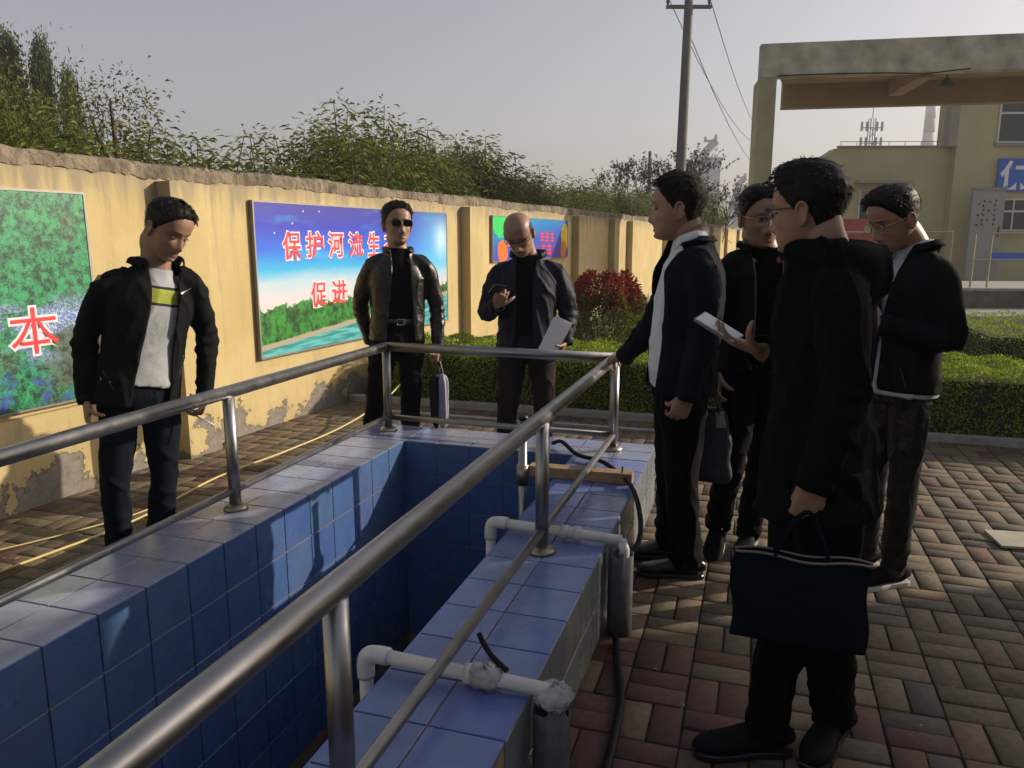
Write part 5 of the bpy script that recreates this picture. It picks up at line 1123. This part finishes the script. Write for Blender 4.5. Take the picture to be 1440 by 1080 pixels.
# --- man in the long hooded coat, back three-quarters
def hoodf(nk, up, f, side, J):
    c = nk-f*.058-up*.012; o = []
    o.append(loft([c-side*.105+f*.09+up*.02, c-side*.10-f*.005, c-f*.055-up*.045, c+side*.10-f*.005, c+side*.105+f*.09+up*.02], [(.028, .032), (.040, .048), (.048, .080), (.040, .048), (.028, .032)], ref=(0, 0, 1), n=18, sub=4, roundcap=True)); return o
J6 = dict(head=(-.008,0,1.572),neck=(.045,.02,1.462),shL=(.085,-.150,1.395),shR=(.025,.165,1.400),elL=(.105,-.165,1.10),elR=(.0,.23,1.13),wrL=(.055,-.185,.895),wrR=(-.105,.09,1.182),haL=(.040,-.185,.82),haR=(-.19,.06,1.215),hipL=(.095,-.07,.87),hipR=(.035,.08,.87),knL=(.115,-.05,.50),knR=(.015,.06,.48),anL=(.165,.13,.085),anR=(-.025,-.02,.085))
p6, i6 = person((.12, 2.2), 'tall man in long dark hooded coat, holding a phone and a tote bag', J6, -112, (-108, 6, 0),
    dict(hs=.94, bulk=.93, vox=.004, tm=trs, hair='mop', hairth=.021, strand=1.2, glasses=GB, leg=1.06, shirt=dict(m=blk, top=1.0), jacket=dict(name='coat', m=coatm, chest=.84, hem=-.32, flare=1.12, grow=.008, gap=[(-.4, .05), (.1, .045), (.5, .04), (1.1, .05)], extra=hoodf, seed=12, sl=1.0, vox=.008, amp=.006),
         handL=dict(curl=(75, 85, 50), tcurl=62, tang=8, n=(-.2, 1, 0), t=(-1, .2, 0)), handR=dict(n=(.15, .12, 1), t=(.1, -1, .3), curl=(14, 22, 18), tcurl=30, tang=30), footL=(-.35, -1, 0), footR=(-1, -.42, 0), shoem=snk, laces=True, shoeL=.285))
# --- young man at the right
J7 = dict(head=(-.055,-.03,1.577),neck=(.035,.04,1.465),shL=(-.055,.15,1.390),shR=(.145,-.07,1.395),elL=(-.11,.16,1.13),elR=(.185,-.10,1.10),wrL=(-.135,-.04,1.20),wrR=(-.06,-.20,1.16),haL=(-.16,-.08,1.28),haR=(-.14,-.20,1.19),hipL=(-.025,.06,.86),hipR=(.07,-.04,.86),knL=(-.045,.07,.47),knR=(.075,-.05,.47),anL=(-.055,.13,.085),anR=(.065,-.02,.085))
p7, i7 = person((.57, 3.56), 'young man with bent head and white soled sneakers, rightmost of the group', J7, -48, (-50, 24, 0),
    dict(hs=1.03, eyelid=.002, bulk=.93, tm=shn, hair='mop', hairth=.020, glasses=(M['goldrim'], M['clear'], .024, .018, .95), shirt=dict(m=pale, top=1.0), shirthem=-.13, shirtcollar=pale, jacket=dict(m=bk, hem=-.10, gap=[(-.2, .02), (.1, .012), (.55, .012), (.75, .035), (1.1, .06)], collar=(bk, .055, .15), cgap=.8, seed=14, sl=.94),
         handL=dict(curl=(50, 50, 30), n=(1, 0, 0), t=(0, 0, 1)), handR=dict(curl=(50, 50, 30), n=(0, 1, 0), t=(0, 0, 1)), footL=(-.75, -.6, 0), footR=(-.85, -.7, 0), shoem=snk, solem=wsole, laces=True, leg=.90))
# ================================================================== things they carry
def inf(p, info, q): return p.matrix_basis @ Vector(q)
def free(name, p, pts_local, **kw):      # empty at a point of a person's frame, same heading
    o = empty(name, p.matrix_basis @ Vector(pts_local), p.rotation_euler.z, **kw); return o
# swoosh-like mark on the left man's jacket
from mathutils.bvhtree import BVHTree
def onto(ob, pts, lift=.002):
    me = ob.data; bv = BVHTree.FromPolygons([v.co[:] for v in me.vertices], [p.vertices[:] for p in me.polygons]); out = []
    for s_, h_ in pts:
        q = bv.ray_cast(Vector((s_, -1, h_)), Vector((0, 1, 0)))[0]
        out.append((s_, (q.y if q else 0)-lift-.003, h_))
    return out
jk1 = [c for c in p1.children if c.name.startswith('jacket')][0]
for p_, ob_, ln_ in ((p1, 'jacket', (((-.175, .98), (-.125, .86)), ((.165, .98), (.135, .87)))), (p2, 'jacket', (((-.13, 1.02), (-.09, .90)), ((.195, 1.02), (.165, .90)), ((-.12, 1.20), (-.05, 1.20)), ((.12, 1.21), (.20, 1.20)))), (p3, 'jacket', (((.13, .96), (.19, .80)), ((-.14, .93), (-.11, .80)), ((.09, 1.20), (.17, 1.19)))), (p7, 'jacket', (((.02, .98), (.06, .86)),))):
    jo = [c for c in p_.children if c.name.startswith(ob_)][0]
    for a_, c_ in ln_:
        L_ = onto(jo, [(a_[0]+(c_[0]-a_[0])*k/6, a_[1]+(c_[1]-a_[1])*k/6) for k in range(7)], -.002); MB().tube(L_, .0028, 6).build('pocket_zip', M['seam'], jo, True)
P_ = onto(jk1, [(.170, 1.262), (.178, 1.256), (.192, 1.264), (.222, 1.283), (.193, 1.270), (.180, 1.266)])
mesh_obj('chest_mark', P_, [(0, 1, 2, 3, 4, 5)], M['whitep'], jk1)
# cigarette
c = free('cigarette', p1, (.225, -.06, .69), label='lit cigarette between the fingers of the man at the left', cat='cigarette')
MB().tube([(-.01, -.01, .0), (.045, -.03, -.035)], .0038, 8).build('paper', M['paper'], c, True); MB().tube([(-.028, -.004, .012), (-.01, -.01, .0)], .0039, 8).build('filter', M['wood'], c, True)
# umbrella
u = free('umbrella', p2, (.29, -.03, .72), label='folded umbrella hanging from the hand of the man in sunglasses', cat='umbrella')
M['umb'] = cloth('lilac_grey_umbrella', (.30, .28, .36), .5, spec=.5); M['umbd'] = cloth('dark_umbrella', (.012, .012, .016), .6)
MB().tube([(0, 0, .03), (.0, 0, -.12)], .006, 8).build('shaft', M['buckle'], u, True)
V, F = loft([(0, 0, .05), (0, 0, .0), (0, 0, -.06)], [.013, .015, .012], n=12, sub=2, roundcap=True); mesh_obj('handle', V, F, M['black'], u, True)
for nm, dx, mm, w_ in (('canopy', .020, M['umb'], .036), ('canopy', -.034, M['umbd'], .030)):
    V, F = loft([(dx*.4, 0, -.13), (dx, 0, -.17), (dx, 0, -.30), (dx, 0, -.43), (dx*.8, 0, -.50)], [w_*.5, w_*1.0, w_, w_*.85, w_*.3], n=36, sub=4); V = np.array(V); c_ = V[:, :2]-np.array([dx, 0]); a = np.arctan2(c_[:, 1], c_[:, 0]); V[:, :2] = np.array([dx, 0])+c_*(1+.16*np.sin(a*7+V[:, 2]*9))[:, None]; mesh_obj(nm, V, F, mm, u, True)
MB().tube([(.0, -.01, -.02), (.02, -.02, -.09), (.03, -.02, -.16)], .002, 5).build('strap', M['pvc'], u, True)
# bald man's phone and papers
ph = free('phone', p3, (-.165, -.30, 1.205), label='small dark phone in the hand of the bald man', cat='phone'); ph.rotation_euler = (R(-25), R(8), p3.rotation_euler.z+R(15))
MB().box(-.036, .036, -.065, .065, -.004, .004).build('case', M['black'], ph); MB().box(-.032, .032, -.06, .06, .0042, .005).build('screen', M['screen'], ph)
pa = free('papers', p3, (.175, -.145, .90), label='white sheets of paper held at the hip by the bald man', cat='papers'); pa.rotation_euler = (R(8), R(24), p3.rotation_euler.z+R(18))
for k in range(5): s_ = MB().box(-.060+.004*k, .060+.003*k, -.004+.003*k, -.003+.003*k, -.115, .115+.003*k).build('sheet', M['paper'], pa); s_.rotation_euler = (R(1.2*k), 0, R(.8*k))
# the coat man's phone and tote bag
ph = free('smartphone', p6, (-.225, .060, 1.248), label='white faced smartphone held out flat by the man in the long coat', cat='phone'); ph.rotation_euler = (R(14), R(28), p6.rotation_euler.z+R(-12))
b = MB().box(-.066, .066, -.036, .036, -.004, .004); b.build('case', M['frame'], ph); MB().box(-.062, .062, -.032, .032, .0042, .0052).build('screen', M['screen'], ph)
tb = free('tote_bag', p6, (.035, -.23, .815), label='large flat dark blue tote bag held by the man in the coat', cat='bag'); tb.rotation_euler = (0, 0, p6.rotation_euler.z+R(6))
M['bag'] = cloth('dark_blue_bag_cloth', (.004, .009, .016), .95, spec=.08, bump=.0015, wr=.012, ws=6); M['piping'] = mat('bag_piping', (.16, .14, .12), .6)
nx, nz_ = 26, 20; V = []; W2, HB = .165, .235
for sgn in (-1, 1):
    for j in range(nz_+1):
        for i in range(nx+1):
            uu, vv = i/nx, j/nz_; e = (math.sin(math.pi*uu)**.5)*(.35+.65*math.sin(math.pi*min(1, (1-vv)*.8+.1)))
            V.append((-W2+2*W2*uu+.006*math.sin(vv*7), sgn*(.006+.022*e)+.004*math.sin(uu*11+vv*5), -.10-HB*(1-vv)-.012*uu+.004*math.sin(uu*9)*vv))
F = []; m = (nx+1)*(nz_+1)
for s_ in (0, 1):
    for j in range(nz_):
        for i in range(nx): a = s_*m+j*(nx+1)+i; F.append((a, a+1, a+nx+2, a+nx+1) if s_ == 0 else (a, a+nx+1, a+nx+2, a+1))
for j in range(nz_):
    for i in (0, nx): a = j*(nx+1)+i; F.append((a, a+nx+1, a+nx+1+m, a+m))
for i in range(nx): F.append((i, i+m, i+1+m, i+1))
mesh_obj('sack', V, F, M['bag'], tb, True)
for s_ in (0, 1):
    b = MB(); b.tube([tuple(np.array(V[s_*m+nz_*(nx+1)+i])+np.array([0, (-.003, .003)[s_], 0])) for i in range(nx+1)], .0035, 6); b.build('top_piping', M['piping'], tb, True)
    y = (-.018, .018)[s_]
    b = MB(); pts = [(-.070, y, -.125), (-.060, y, -.09), (-.035, y*.8, -.035), (-.004, y*.3, .008), (.018, y*.3, .008), (.040, y*.8, -.04), (.060, y, -.09), (.064, y, -.125)]
    V2, F2 = loft(pts, [(.0045, .003)]*8, n=8, sub=4, ref=(0, 1, 0)); mesh_obj('strap', V2, F2, M['bag'], tb, True)
# the bag of the young man behind
hb = free('shoulder_bag', p5, (-.085, -.19, .72), label='dark soft bag with pale papers sticking out, between the big man and the one behind', cat='bag')
V, F = loft([(0, 0, .04), (0, 0, -.02), (.0, 0, -.16), (0.01, 0, -.27), (.01, 0, -.30)], [(.05, .02), (.085, .032), (.10, .042), (.095, .04), (.07, .02)], ref=(0, 1, 0), n=24, sub=4, expo=3); V = np.array(V); V[:, 0] += .006*np.sin(V[:, 2]*40); mesh_obj('sack', V, F, cloth('grey_black_bag', (.028, .030, .034), .6, wr=.01, ws=9), hb, True)
V, F = loft([(-.02, -.0, .02), (-.03, 0, .06), (-.045, 0, .10)], [.017, .019, .014], n=12, sub=2, roundcap=True); mesh_obj('bottle', V, F, mat('pale_lilac_plastic', (.42, .42, .65), .4), hb, True)
MB().tube([(-.05, -.03, -.02), (-.02, -.035, .09), (.02, -.03, .10), (.05, -.03, -.02)], .006, 6).build('strap', M['black'], hb, True)
V, F = loft([(.04, -.03, .03), (.05, -.035, -.04)], [(.02, .004), (.024, .006)], ref=(0, 1, 0), n=10, sub=2); mesh_obj('buckle_plate', V, F, M['frame'], hb)
